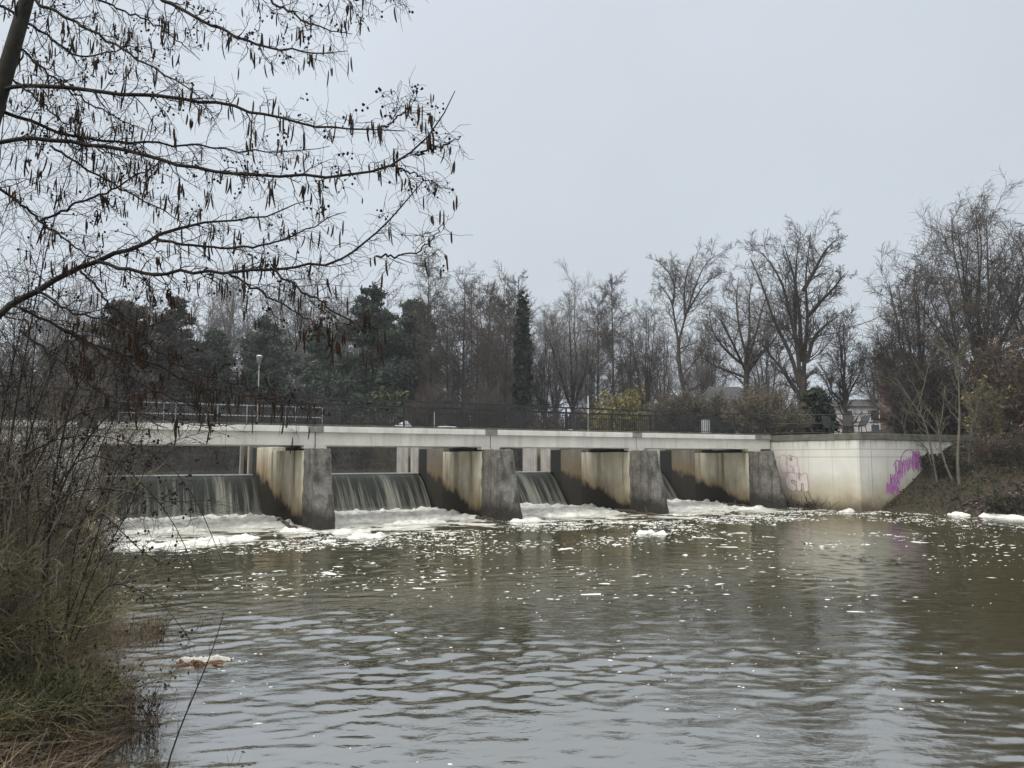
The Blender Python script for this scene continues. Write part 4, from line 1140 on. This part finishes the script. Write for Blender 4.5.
# tangle of sticks between last pier and the wall
rng = np.random.RandomState(7); c = B(16.6, -2.0, 0); mb = MB()
for i in range(110):
    a = np.array([rng.normal() * .25, rng.normal() * .9, rng.uniform(-.1, .25)]); d = nrm(rng.normal(size=3) + (0, 0, .5)) * rng.uniform(.3, .95)
    mb.tube([a, a + d * .5 + rng.normal(size=3) * .05, a + d], .018, 4, .006)
o = mb.build('stick_tangle', M['black']); o.location = [float(q) for q in c]; o.rotation_euler = (0, 0, ANG)
tag(o, 'dark tangle of washed-up sticks between the last pier and the graffiti wall', 'driftwood')
# orange lump with foam near the left bank
p = at(205, 663, 1); k = -CZ / (p[2] - CZ); p = np.array([p[0] * k, p[1] * k, 0])
t = empty('floating_stump', p, .1, 'floating orange-brown rotten stump with a foam collar near the left bank', 'driftwood')
rng = np.random.RandomState(9)
mb = MB()
for k in range(5):
    a = np.array([rng.uniform(-.36, -.1), rng.normal() * .04, rng.uniform(-.03, .01)]); e = np.array([rng.uniform(.12, .40), rng.normal() * .05, rng.uniform(-.04, .03)])
    mb.tube([a + (e - a) * f + rng.normal(size=3) * .014 for f in np.linspace(0, 1, 7)], rng.uniform(.02, .045), 7, .012)
mb.build('stump_body', M['orangewood'], t, smooth=True)
A, Bq = np.meshgrid(np.linspace(-1, 1, 44), np.linspace(-1, 1, 22))
hz = np.clip(1 - A ** 2 - Bq ** 2, 0, 1) ** .5
zq = hz * .045 + .16 * (fbm(A * 4, Bq * 3, 5) - .62)
gridmesh('foam_collar', A * .42 - .10, Bq * .11 + .09, zq, M['foam'], ((zq > 0)[:-1, :-1] & (hz > .1)[:-1, :-1]), t)

# ------------------------------------------------------------------ foreground alder
al = [  # (pixels, start depth, end depth, start px width)
 ([(24,-30),(29,1),(44,7),(73,20),(97,34),(123,50),(141,62),(164,73),(188,88),(205,102)], 4.0, 3.6, 4.0),
 ([(-18,-5),(0,8),(23,19),(47,35),(70,55),(91,56),(108,53),(132,44),(158,50)], 4.0, 4.3, 3.2),
 ([(2,90),(9,84),(44,86),(88,91),(132,95),(176,98),(205,101),(234,107),(264,113),(297,122),(326,127),(355,129),(382,129),(405,131)], 4.0, 3.3, 5.0),
 ([(378,129),(390,125),(405,110),(417,94)], 3.35, 3.3, 1.5),
 ([(-14,104),(0,110),(18,119),(38,126),(64,133),(88,139),(117,142),(147,143),(188,145),(223,149),(258,152),(299,151),(330,146)], 4.0, 4.4, 4.5),
 ([(-18,146),(0,142),(26,136),(59,139),(97,145),(126,151),(152,155),(176,163),(199,171),(238,175),(282,173),(326,176),(352,177),(373,173),(393,164),(417,154),(431,136),(446,117),(455,91)], 4.0, 3.2, 5.0),
 ([(415,155),(434,149),(448,144),(461,136)], 3.3, 3.2, 1.6),
 ([(390,166),(405,170),(417,176),(443,188)], 3.3, 3.3, 1.6),
 ([(120,-25),(164,0),(188,12),(205,22),(234,35),(258,45),(278,48),(297,52),(323,54),(347,51)], 4.1, 3.6, 4.2),
 ([(230,-20),(262,-4),(290,12),(312,24),(330,30),(352,34)], 4.2, 3.8, 3.0),
 ([(60,-20),(90,-3),(120,8),(150,20),(180,42),(200,60)], 4.3, 4.2, 2.6),
 ([(290,-22),(325,-8),(352,0),(380,-4),(425,-12)], 3.8, 3.4, 2.6),
 ([(-60,352),(-25,330),(0,316),(18,307),(38,288),(59,275),(79,267),(100,260),(123,250),(141,244),(158,238),(176,229),(188,226),(211,222),(253,219),(288,209),(310,200)], 4.0, 4.2, 8.5),
 ([(96,261),(117,269),(141,273),(164,274),(194,272),(235,271),(273,269),(303,267),(329,263),(352,253),(376,235),(393,218),(410,198),(424,180)], 4.0, 3.3, 4.0),
 ([(156,239),(176,244),(205,247),(249,248),(270,244),(293,236),(317,226),(346,212)], 4.05, 3.8, 3.0),
 ([(-20,170),(0,188),(23,205),(44,223),(67,241),(88,256),(102,262)], 4.1, 4.0, 3.6),
 ([(20,308),(38,318),(59,326),(88,341),(117,352),(141,360),(164,370),(188,380),(211,390),(249,396)], 4.0, 4.4, 3.4),
 ([(80,270),(97,288),(111,305),(126,320),(134,338)], 4.0, 3.9, 2.4),
 ([(36,288),(59,303),(76,316),(94,317),(111,326),(126,332),(152,326),(176,317)], 4.0, 3.7, 2.8),
 ([(274,270),(297,288),(317,300),(341,317),(364,326),(384,328)], 3.55, 3.4, 2.2),
 ([(227,272),(259,291),(282,303),(303,317),(332,329)], 3.7, 3.5, 2.2),
 ([(376,256),(396,256),(414,253),(431,241),(443,222)], 3.3, 3.2, 1.6),
 ([(41,221),(73,205),(111,190),(132,179),(155,167),(160,158)], 4.1, 3.9, 2.4),
 ([(10,36),(18,47),(38,64),(64,88),(97,108),(126,123),(143,130)], 4.0, 4.2, 2.6),
 ([(2,70),(9,76),(38,100),(67,126),(88,145)], 4.0, 4.1, 2.4),
 ([(246,395),(270,399),(292,404),(318,412)], 4.2, 4.0, 1.8),
 ([(60,327),(100,352),(140,384),(180,402),(206,410),(226,418)], 4.1, 3.9, 2.2),
 ([(20,330),(60,362),(100,392),(140,416),(168,428)], 4.1, 3.9, 2.2),
 ([(112,305),(150,345),(190,372),(235,384),(285,396),(312,408)], 4.0, 3.7, 2.0),
 ([(51,146),(82,167),(111,182),(141,199),(167,211),(188,226)], 4.0, 4.0, 2.4),
]
tb = at(-100, 752, 4.0)
alder = empty('alder_tree', (tb[0], tb[1], float(ground_h(tb[0], tb[1]))), 0, 'leaning alder with hanging catkins reaching in from the left foreground', 'tree')
o_ = np.array(alder.location)
tr = [(-100, 760), (-92, 600), (-72, 430), (-45, 280), (-18, 150), (0, 92), (12, 50), (22, 18), (32, -20), (46, -90)]
tp = [at(x, y, 4.0) - o_ for x, y in tr]; tp[0][2] = -.2
P, R = stack([(tp, [.08, .072, .064, .056, .047, .043, .040, .037, .034, .028])], 40)
seg_mesh('trunk', [(P, R)], 12, M['alder_bark'], alder)
boughs = []
for pts, d0, d1, w in al:
    n_ = len(pts); dd = np.linspace(d0, d1, n_)
    q = [at(x, y, dep) - o_ for (x, y), dep in zip(pts, dd)]
    r0 = w * .8 / 2 * d0 / F; r1 = .0018
    f_ = np.linspace(0, 1, n_)
    boughs.append((q, r0 * (1 - f_) ** .8 + r1))
rng = np.random.RandomState(501)
PB, RB = stack(boughs, 26)
PB[:, 1:-1] += rng.normal(size=PB[:, 1:-1].shape) * .006
for k in range(len(PB)): seg_mesh('bough', [(PB[k:k + 1], RB[k:k + 1])], 7, M['alder_bark'] if k == 12 else M['alder_twig'], alder)
T1 = grow(PB, RB, dict(per_m=30, len=(.10, .36), ang=(30, 80), up=-.06, wig=.22, m=7, rmin=.0013, rmax=.0032, rr=.4, fall=.72, t0=.08, t1=.93), rng)
T2 = grow(T1[0], T1[1], dict(n=5, len=(.04, .15), ang=(30, 75), up=-.10, wig=.26, m=4, rmin=.0011, rmax=.002, rr=.7, fall=.2, t0=.2), rng)
seg_mesh('twigs', [T1, T2], 4, M['alder_twig'], alder)
tips = np.concatenate([T1[0][:, -1], T1[0][:, -1], T2[0][:, -1], T1[0][:, 5]])
def lathe_v(center, L, r, rng, d=(0, 0, -1), n=6, k=6):
    """catkin: a drooping spindle"""
    f = np.linspace(0, 1, n); rr_ = r * np.array([.35, .85, 1, 1, .9, .3][:n])
    sw = rng.normal(size=2) * .12
    c = center + np.stack([sw[0] * L * f ** 2, sw[1] * L * f ** 2, -L * f], -1)
    a = 2 * PI * np.arange(k) / k
    ring = np.stack([np.cos(a), np.sin(a), 0 * a], -1)
    V = c[:, None] + ring[None] * rr_[:, None, None]
    Q = [(i * k + j, i * k + (j + 1) % k, (i + 1) * k + (j + 1) % k, (i + 1) * k + j) for i in range(n - 1) for j in range(k)]
    return V.reshape(-1, 3), np.array(Q)
sel = tips[rng.permutation(len(tips))[:650]]
wpos = sel + o_
cat_list = []
for c in sel:
    for m_ in range(rng.choice([1, 1, 1, 2, 2, 3, 5])):
        st = c + rng.normal(size=3) * .010
        cat_list.append((st, rng.uniform(.032, .100), rng.uniform(.0031, .0050)))
cat_list.sort(key=lambda q: -q[1] * q[2] / max(2.5, (q[0] + o_)[1]))
vis = []
rest = []
for q in cat_list:
    w_ = q[0] + o_; yy = w_[1]; ok = False
    px = 512 + F * w_[0] / (yy * cp + (w_[2] - CZ) * sp); py = 384 - F * (-(yy) * sp + (w_[2] - CZ) * cp) / (yy * cp + (w_[2] - CZ) * sp)
    (vis if (0 < px < 1024 and 0 < py < 768) else rest).append(q)
for st, L, r in vis[:100]:
    V, Q = lathe_v(st, L, r, rng); npmesh('catkin', V, Q, M['catkin'], alder)
Vs, Qs, nn = [], [], 0
for st, L, r in vis[100:] + rest:
    V, Q = lathe_v(st, L, r, rng); Vs.append(V); Qs.append(Q + nn); nn += len(V)
tag(npmesh('catkins', np.concatenate(Vs), np.concatenate(Qs), M['catkin'], alder), kind='stuff')
# small woody cones in clusters
def blobs(name, C, r, mat, parent, rng):
    a = np.array([(0,0,1.3),(0,0,-1.3)] + [(math.cos(t_), math.sin(t_), .45) for t_ in np.arange(6) * PI / 3] + [(math.cos(t_ + .5), math.sin(t_ + .5), -.45) for t_ in np.arange(6) * PI / 3])
    fs = [(0, 2 + i, 2 + (i + 1) % 6) for i in range(6)] + [(1, 8 + (i + 1) % 6, 8 + i) for i in range(6)] + [(2 + i, 8 + i, 2 + (i + 1) % 6) for i in range(6)] + [(2 + (i + 1) % 6, 8 + i, 8 + (i + 1) % 6) for i in range(6)]
    N = len(C); V = C[:, None] + a[None] * (r * rng.uniform(.7, 1.25, (N, 1, 1)))
    Q = np.array(fs)[None] + (np.arange(N) * 14)[:, None, None]
    return npmesh(name, V.reshape(-1, 3), Q.reshape(-1, 3), mat, parent)
cs = tips[rng.permutation(len(tips))[:420]]
CC = np.concatenate([c + rng.normal(size=(rng.randint(1, 6), 3)) * .014 for c in cs])
tag(blobs('cones', CC, .0054, M['cone'], alder, rng), kind='stuff')

# ------------------------------------------------------------------ left bank thicket
def thicket(name, px, Y, label, seed, stems, twig='alder_twig', bark='alder_twig', per=(8, 6), leaf=None, nleaf=0, cat='bush', group='shrubs on the left bank', r=(.012, .004), l1=(.3, .9), up1=.05, lsize=.03, t0=.15):
    """stems: list of (dx,dy,h) ends or px traces"""
    rng = np.random.RandomState(seed)
    b = at(px, 600, Y); g = float(ground_h(b[0], b[1]))
    t = empty(name, (b[0], b[1], g), 0, label, cat, group)
    lines = []
    for s in stems:
        if isinstance(s, list):
            pts = [at(x, y, Y + z) - (b[0], b[1], g) for x, y, z in s]
        else:
            e = np.array(s, float); a = np.array([rng.normal() * .12, rng.normal() * .12, -.1])
            pts = bez(a, a + (e - a) * np.array([.35, .35, .75]) , e, 9) + rng.normal(size=(9, 3)) * .012
        lines.append((pts, np.linspace(r[0] * rng.uniform(.7, 1.2), r[1], len(pts))))
    P, R = stack(lines, 18)
    A = grow(P, R, dict(n=per[0], len=l1, ang=(25, 65), up=up1, wig=.15, m=6, rmin=.0030, rmax=.006, rr=.5, fall=.4, t0=t0), rng)
    C = grow(A[0], A[1], dict(n=per[1], len=(.12, .45), ang=(25, 70), up=.02, wig=.24, m=4, rmin=.0021, rmax=.0034, rr=.6, fall=.3, t0=.1), rng)
    seg_mesh('stems', [(P, R)], 6, M[bark], t); seg_mesh('twigs', [A, C], 3, M[twig], t)
    if leaf:
        tips = np.concatenate([C[0][:, -1], C[0][:, 2], A[0][:, 4]])
        tips = tips[rng.randint(0, len(tips), nleaf)] + rng.normal(size=(nleaf, 3)) * .02
        cards('leaves', tips, lsize, M[leaf], t, rng, aspect=1.5)
    return t
rs = np.random.RandomState(900)
M['brush'] = simple('brush_twigs', (.062, .050, .032), (.165, .135, .088), 3, .95, 0, island=.6)
M['brush2'] = simple('olive_brush', (.080, .072, .028), (.20, .175, .075), 3, .95, 0, island=.6)
def fan(n, w, h, bias=0.0, hj=.5):
    return [(rs.normal() * w + bias, rs.normal() * w, h * rs.uniform(1 - hj, 1)) for _ in range(n)]
thicket('whip_shrub', -25, 7.5, 'tall whippy bare shrub at the left frame edge behind the alder', 601, fan(12, 1.1, 6.0, .3), per=(24, 12), t0=.15, l1=(.4, 1.5), r=(.010, .003), up1=.02)
thicket('whip_shrub', 25, 8.6, 'tall thin bare shrub right of the whippy shrub at the frame edge', 602, fan(7, 1.0, 5.0, .1), per=(24, 12), t0=.15, l1=(.4, 1.4), r=(.009, .003), up1=.02)
thicket('whip_shrub', 62, 9.2, 'slimmer bare shrub whose tips thin out below the alder boughs', 603, fan(7, .8, 3.8, .2), per=(20, 11), twig='brush', t0=.15, l1=(.4, 1.2), r=(.008, .003), up1=.02)
thicket('whip_shrub', -5, 10.5, 'bushy bare shrub behind the thin whippy shrubs, in front of the left abutment', 611, fan(16, 1.0, 4.4, .1), per=(24, 12), twig='brush', t0=.1, l1=(.4, 1.3), r=(.010, .003), up1=.0)
thicket('whip_shrub', 40, 12.0, 'bushy bare shrub reaching up to the deck level beside the left abutment', 612, fan(14, .9, 3.6, .0), per=(24, 12), twig='brush', t0=.1, l1=(.4, 1.2), r=(.010, .003), up1=.0)
thicket('brush_thicket', 0, 7.0, 'dense brown brush at the left edge above the bank', 604, fan(22, .7, 2.3, .0), per=(14, 9), up1=0, twig='brush', bark='brush')
thicket('brush_thicket', 40, 8.2, 'dense olive-brown brush in front of the left abutment', 605, fan(18, .6, 1.9, .0), per=(13, 8), up1=0, twig='brush2', bark='brush')
thicket('brush_thicket', 75, 9.6, 'brown brush reaching down to the low quay wall', 606, fan(24, .45, 1.9, .0), per=(13, 9), up1=0, l1=(.2, .6), twig='brush', bark='brush')
thicket('brush_thicket', 20, 10.5, 'brown brush behind the olive-brown brush', 607, fan(30, .8, 2.6, .1), per=(14, 9), twig='brush', bark='brush')
thicket('brush_thicket', -60, 6.6, 'low olive brush on top of the bank in the left foreground', 608, fan(22, .45, 1.25, .1), per=(13, 9), twig='brush2', bark='brush', leaf='leaf_green', nleaf=1200, lsize=.024, l1=(.15, .45))
thicket('bramble_bush', 42, 6.7, 'green-leaved bramble hanging over the bank above the dry grass', 609, fan(26, .33, .5, -.1), per=(10, 8), twig='brush2', bark='brush', leaf='leaf_green', nleaf=4200, lsize=.022, l1=(.12, .35), cat='bramble')
thicket('arching_shrub', 60, 7.2, 'shrub with long thin stems arching right across the left waterfall', 610, [
    [(20, 620, 0), (0, 540, 0), (0, 470, 0), (35, 445, 0), (70, 430, 0), (105, 433, .1), (141, 445, .2), (164, 456, .2), (188, 480, .2), (199, 505, .2), (211, 531, .2), (223, 564, .2)],
    [(70, 640, 0), (85, 590, 0), (105, 550, 0), (125, 520, .1), (141, 480, .1), (150, 455, .1), (170, 440, .1), (205, 432, .2)],
    [(60, 640, 0), (90, 560, 0), (110, 490, 0), (118, 460, 0), (140, 445, 0)],
    [(50, 640, 0), (40, 540, 0), (60, 470, 0), (95, 445, 0), (130, 470, 0), (160, 500, .2), (185, 540, .3), (200, 590, .3)],
    [(75, 640, 0), (95, 600, .0), (110, 580, 0), (140, 590, .1), (165, 605, .2), (190, 640, .3)],
    [(40, 640, 0), (30, 540, 0), (50, 500, 0), (90, 485, 0), (130, 492, 0), (170, 505, .1), (205, 500, .2)],
    [(30, 640, 0), (25, 480, 0), (60, 420, 0), (100, 400, 0), (150, 415, .1), (200, 430, .2), (240, 424, .2)],
    [(65, 640, 0), (75, 540, 0), (90, 500, 0), (120, 530, 0), (150, 560, .1), (180, 570, .2)],
    [(45, 640, 0), (50, 500, 0), (70, 400, 0), (90, 360, 0), (120, 350, .1)],
    [(35, 640, 0), (55, 500, 0), (85, 440, 0), (120, 400, 0), (160, 385, .1), (190, 400, .1)]],
    per=(15, 6), twig='alder_twig', bark='alder_twig', r=(.009, .003), l1=(.15, .55), leaf=None, t0=.3)
# withered leaves and seed heads clinging to it
t = [o for o in bpy.data.objects if o.name.startswith('arching_shrub')][0]
tw = [c for c in t.children if c.name.startswith('twigs')][0]
vv = np.zeros(len(tw.data.vertices) * 3, np.float32); tw.data.vertices.foreach_get('co', vv); vv = vv.reshape(-1, 3)
rng = np.random.RandomState(71)
C = vv[rng.randint(0, len(vv), 170)]; C = np.concatenate([c + rng.normal(size=(rng.randint(1, 4), 3)) * .02 for c in C])
tag(blobs('seed_heads', C, .011, M['cone'], t, rng), kind='stuff')

# lone twig rising from the water in the lower left
rng = np.random.RandomState(72)
b = at(160, 790, 5.0); g = float(min(0, ground_h(b[0], b[1])))
t = empty('lone_twig', (b[0], b[1], g), 0, 'single long bare twig rising at the lower left in front of the water', 'twig')
pts = [at(x, y, 5.0) - (b[0], b[1], g) for x, y in ((152, 800), (165, 768), (185, 715), (205, 670), (217, 640), (224, 612))]
pts[0][2] = -.1
P, R = stack([(pts, np.linspace(.0065, .002, 6))], 14)
A = grow(P, R, dict(n=6, len=(.1, .3), ang=(20, 45), up=.1, wig=.1, m=4, rmin=.0018, rmax=.003, rr=.5, t0=.35), rng)
seg_mesh('stem', [(P, R)], 6, M['alder_twig'], t); seg_mesh('side_twigs', [A], 4, M['alder_twig'], t)

# ------------------------------------------------------------------ dry grass on the bank
def blades(name, base, L, W, mat, rng, lean=.5, dirv=None, m=4):
    N = len(base); th = rng.uniform(0, 2 * PI, N)
    d = np.stack([np.cos(th), np.sin(th), 0 * th], -1)
    if dirv is not None: d = nrm(d * .7 + np.asarray(dirv))
    side = np.stack([-d[:, 1], d[:, 0], 0 * th], -1)
    le = lean * rng.uniform(.3, 1.6, N)
    V = np.zeros((N, m + 1, 2, 3))
    for k in range(m + 1):
        f = k / m
        c = base + d * (L * le * f ** 1.6)[:, None] + np.array([0, 0, 1.]) * (L * (f - .42 * np.clip(le, 0, 1.5) * f ** 2.2))[:, None]
        w = (W * (1 - f * .85))[:, None]
        V[:, k, 0] = c - side * w / 2; V[:, k, 1] = c + side * w / 2
    i = (np.arange(N) * (m + 1) * 2)[:, None]; k = np.arange(m)[None] * 2
    a = i + k
    Q = np.stack([a, a + 1, a + 3, a + 2], -1).reshape(-1, 4)
    return npmesh(name, V.reshape(-1, 3), Q, mat, None, smooth=False)
rng = np.random.RandomState(801)
M['straw'] = simple('dry_grass_brown', (.075, .050, .028), (.20, .138, .075), 3, .9, 0, island=.65)
M['straw2'] = simple('dry_grass_pale', (.17, .13, .07), (.32, .255, .16), 3, .9, 0, island=.4)
n = 60000
x = rng.uniform(-8.5, -2.0, n); y = rng.uniform(4.2, 13.5, n)
sd = left_sd(x, y)
clump = fbm(x * 1.9, y * 1.9, 12, 3)
ok_ = (sd > -.28 + .3 * clump) & (sd < 2.4) & (clump > .36) & (np.hypot(x, y) > 3.2)
x, y, sd, clump = x[ok_], y[ok_], sd[ok_], clump[ok_]
base = np.stack([x, y, np.maximum(ground_h(x, y), -.05) - .02], -1); N = len(x)
pick = rng.rand(N)
dirw = (.62, -.25, 0)
def lay(name, m, L0, L1, W, mat, lean):
    k = m.sum(); tag(blades(name, base[m], rng.uniform(L0, L1, k) * (.5 + .9 * clump[m]), np.full(k, W) * rng.uniform(.6, 1.3, k), mat, rng, lean, dirw, 5), kind='stuff')
lay('dry_grass', pick < .62, .28, .75, .0085, M['straw'], 1.05)
lay('pale_grass', (pick > .62) & (pick < .62 + .22 * sstep(.5, .7, clump)), .3, .8, .0075, M['straw2'], .9)
# a few long bent straws in the near corner
n = 70; x = rng.uniform(-3.9, -3.0, n); y = rng.uniform(4.6, 5.6, n)
tag(blades('bent_straws', np.stack([x, y, ground_h(x, y)], -1), rng.uniform(.3, .75, n), np.full(n, .009), M['straw2'], rng, .8, (.5, -.1, 0), 5), kind='stuff')
# bank litter so that no bare soil shows
n = 14000
x = rng.uniform(-10, 0, n); y = rng.uniform(3.5, 15, n); sd = left_sd(x, y); m = (sd > -.05) & (sd < 4)
C = np.stack([x[m], y[m], ground_h(x[m], y[m]) + rng.uniform(0, .12, m.sum())], -1)
tag(cards('leaf_litter', C, .03, M['leaf_brown'], None, rng, aspect=1.5), kind='stuff')

# ------------------------------------------------------------------ haze
hm = bpy.data.materials.new('haze_air'); hm.use_nodes = True
hn = hm.node_tree; hn.nodes.remove(hn.nodes['Principled BSDF'])
pv = hn.nodes.new('ShaderNodeVolumePrincipled'); pv.inputs['Color'].default_value = (.90, .93, .96, 1); pv.inputs['Density'].default_value = .0005
pv.inputs['Anisotropy'].default_value = 0.0
hn.links.new(pv.outputs[0], hn.nodes['Material Output'].inputs['Volume'])
tag(MB().box(-720, 720, -160, 820, -2.4, 33).build('haze', hm), kind='stuff')
M['leaf_dead'] = leafmat('dead_black_leaves', (.02, .013, .009), (.05, .032, .02))
b = at(172, 735, 6.6)
for q, (px, Y, lab, hh, sd_) in enumerate([(178, 6.4, 'dead dark-leaved weed standing in the water beside the lone twig', .38, 621), (150, 7.2, 'dead weed at the tip of the grassy bank', .42, 622)]):
    thicket('dead_weed', px, Y, lab, sd_, fan(6, .13, hh, .02), per=(5, 4), twig='alder_twig', bark='alder_twig', leaf='leaf_dead', nleaf=46, lsize=.03, l1=(.06, .18), r=(.004, .002), cat='weed', group='dead weeds in the shallows')
rng = np.random.RandomState(805)
n = 700; px = rng.uniform(98, 165, n); py = 640 + rng.normal(size=n) * 5 - .12 * (px - 98)
bb = []
for a_, b_ in zip(px, py):
    p = at(a_, b_, 1.0); k_ = -CZ / (p[2] - CZ); bb.append((p[0] * k_, k_, -.03))
tag(blades('reed_tuft', np.array(bb), rng.uniform(.12, .34, n), np.full(n, .012), M['straw'], rng, .7, (.4, -.2, 0), 5), kind='stuff')

# ------------------------------------------------------------------ light, sky, camera
w = bpy.data.worlds.new('World'); S.world = w; w.use_nodes = True
nt = w.node_tree; nt.nodes.clear()
outn = nt.nodes.new('ShaderNodeOutputWorld')
sky = nt.nodes.new('ShaderNodeTexSky'); sky.sky_type = 'NISHITA'; sky.sun_disc = False
SUN_EL = math.radians(42); SUN_AZ = math.radians(232)      # compass-like, from +Y clockwise
sky.sun_elevation = SUN_EL; sky.sun_rotation = SUN_AZ; sky.air_density = 2; sky.dust_density = 6; sky.ozone_density = 1
b1 = nt.nodes.new('ShaderNodeBackground'); b1.inputs[1].default_value = .06
nt.links.new(sky.outputs[0], b1.inputs[0])
tcw = nt.nodes.new('ShaderNodeTexCoord'); sep = nt.nodes.new('ShaderNodeSeparateXYZ'); nt.links.new(tcw.outputs['Generated'], sep.inputs[0])
cr = nt.nodes.new('ShaderNodeValToRGB'); nt.links.new(sep.outputs[2], cr.inputs[0])
el = cr.color_ramp.elements
el[0].position = 0.0; el[0].color = (.62, .68, .745, 1)
el[1].position = 1.0; el[1].color = (3.6, 3.65, 3.7, 1)
e = el.new(.28); e.color = (.615, .675, .74, 1)
e = el.new(.56); e.color = (.65, .71, .78, 1)
e = el.new(.72); e.color = (1.7, 1.76, 1.84, 1)
nzs = nt.nodes.new('ShaderNodeTexNoise'); nzs.inputs['Scale'].default_value = 2.2; nzs.inputs['Detail'].default_value = 3; nt.links.new(tcw.outputs['Generated'], nzs.inputs['Vector'])
gm = nt.nodes.new('ShaderNodeMath'); gm.operation = 'MULTIPLY_ADD'; gm.inputs[1].default_value = -.10; gm.inputs[2].default_value = .875; nt.links.new(sep.outputs[0], gm.inputs[0])
ga = nt.nodes.new('ShaderNodeMath'); ga.operation = 'MULTIPLY_ADD'; ga.inputs[1].default_value = .24; nt.links.new(nzs.outputs['Fac'], ga.inputs[0]); nt.links.new(gm.outputs[0], ga.inputs[2])
vm = nt.nodes.new('ShaderNodeVectorMath'); vm.operation = 'SCALE'; nt.links.new(cr.outputs[0], vm.inputs[0]); nt.links.new(ga.outputs[0], vm.inputs['Scale'])
b2 = nt.nodes.new('ShaderNodeBackground'); nt.links.new(vm.outputs[0], b2.inputs[0]); b2.inputs[1].default_value = 1.0
mx = nt.nodes.new('ShaderNodeMixShader'); mx.inputs[0].default_value = .92
nt.links.new(b1.outputs[0], mx.inputs[1]); nt.links.new(b2.outputs[0], mx.inputs[2]); nt.links.new(mx.outputs[0], outn.inputs[0])
sd_ = bpy.data.lights.new('sun', 'SUN'); sd_.energy = 1.5; sd_.angle = math.radians(40); sd_.color = (1, .96, .9)
so = bpy.data.objects.new('sun', sd_); COL.objects.link(so)
dirv = Vector((math.sin(SUN_AZ) * math.cos(SUN_EL), math.cos(SUN_AZ) * math.cos(SUN_EL), math.sin(SUN_EL)))
so.rotation_euler = (-dirv).to_track_quat('-Z', 'Y').to_euler(); so.location = (-20, -20, 40)

cam = bpy.data.cameras.new('camera'); co = bpy.data.objects.new('camera', cam); COL.objects.link(co)
cam.sensor_width = 36; cam.lens = F / 1024 * 36; cam.clip_start = .05; cam.clip_end = 5000
co.location = (0, 0, CZ); co.rotation_euler = (math.radians(90) + PITCH, 0, 0)
S.camera = co
S.view_settings.view_transform = 'Standard'; S.view_settings.look = 'None'; S.view_settings.exposure = 0.12; S.view_settings.gamma = 1
S.view_settings.use_curve_mapping = False
S.cycles.use_denoising = True
S.cycles.max_bounces = 6; S.cycles.diffuse_bounces = 3; S.cycles.glossy_bounces = 3; S.cycles.transparent_max_bounces = 8
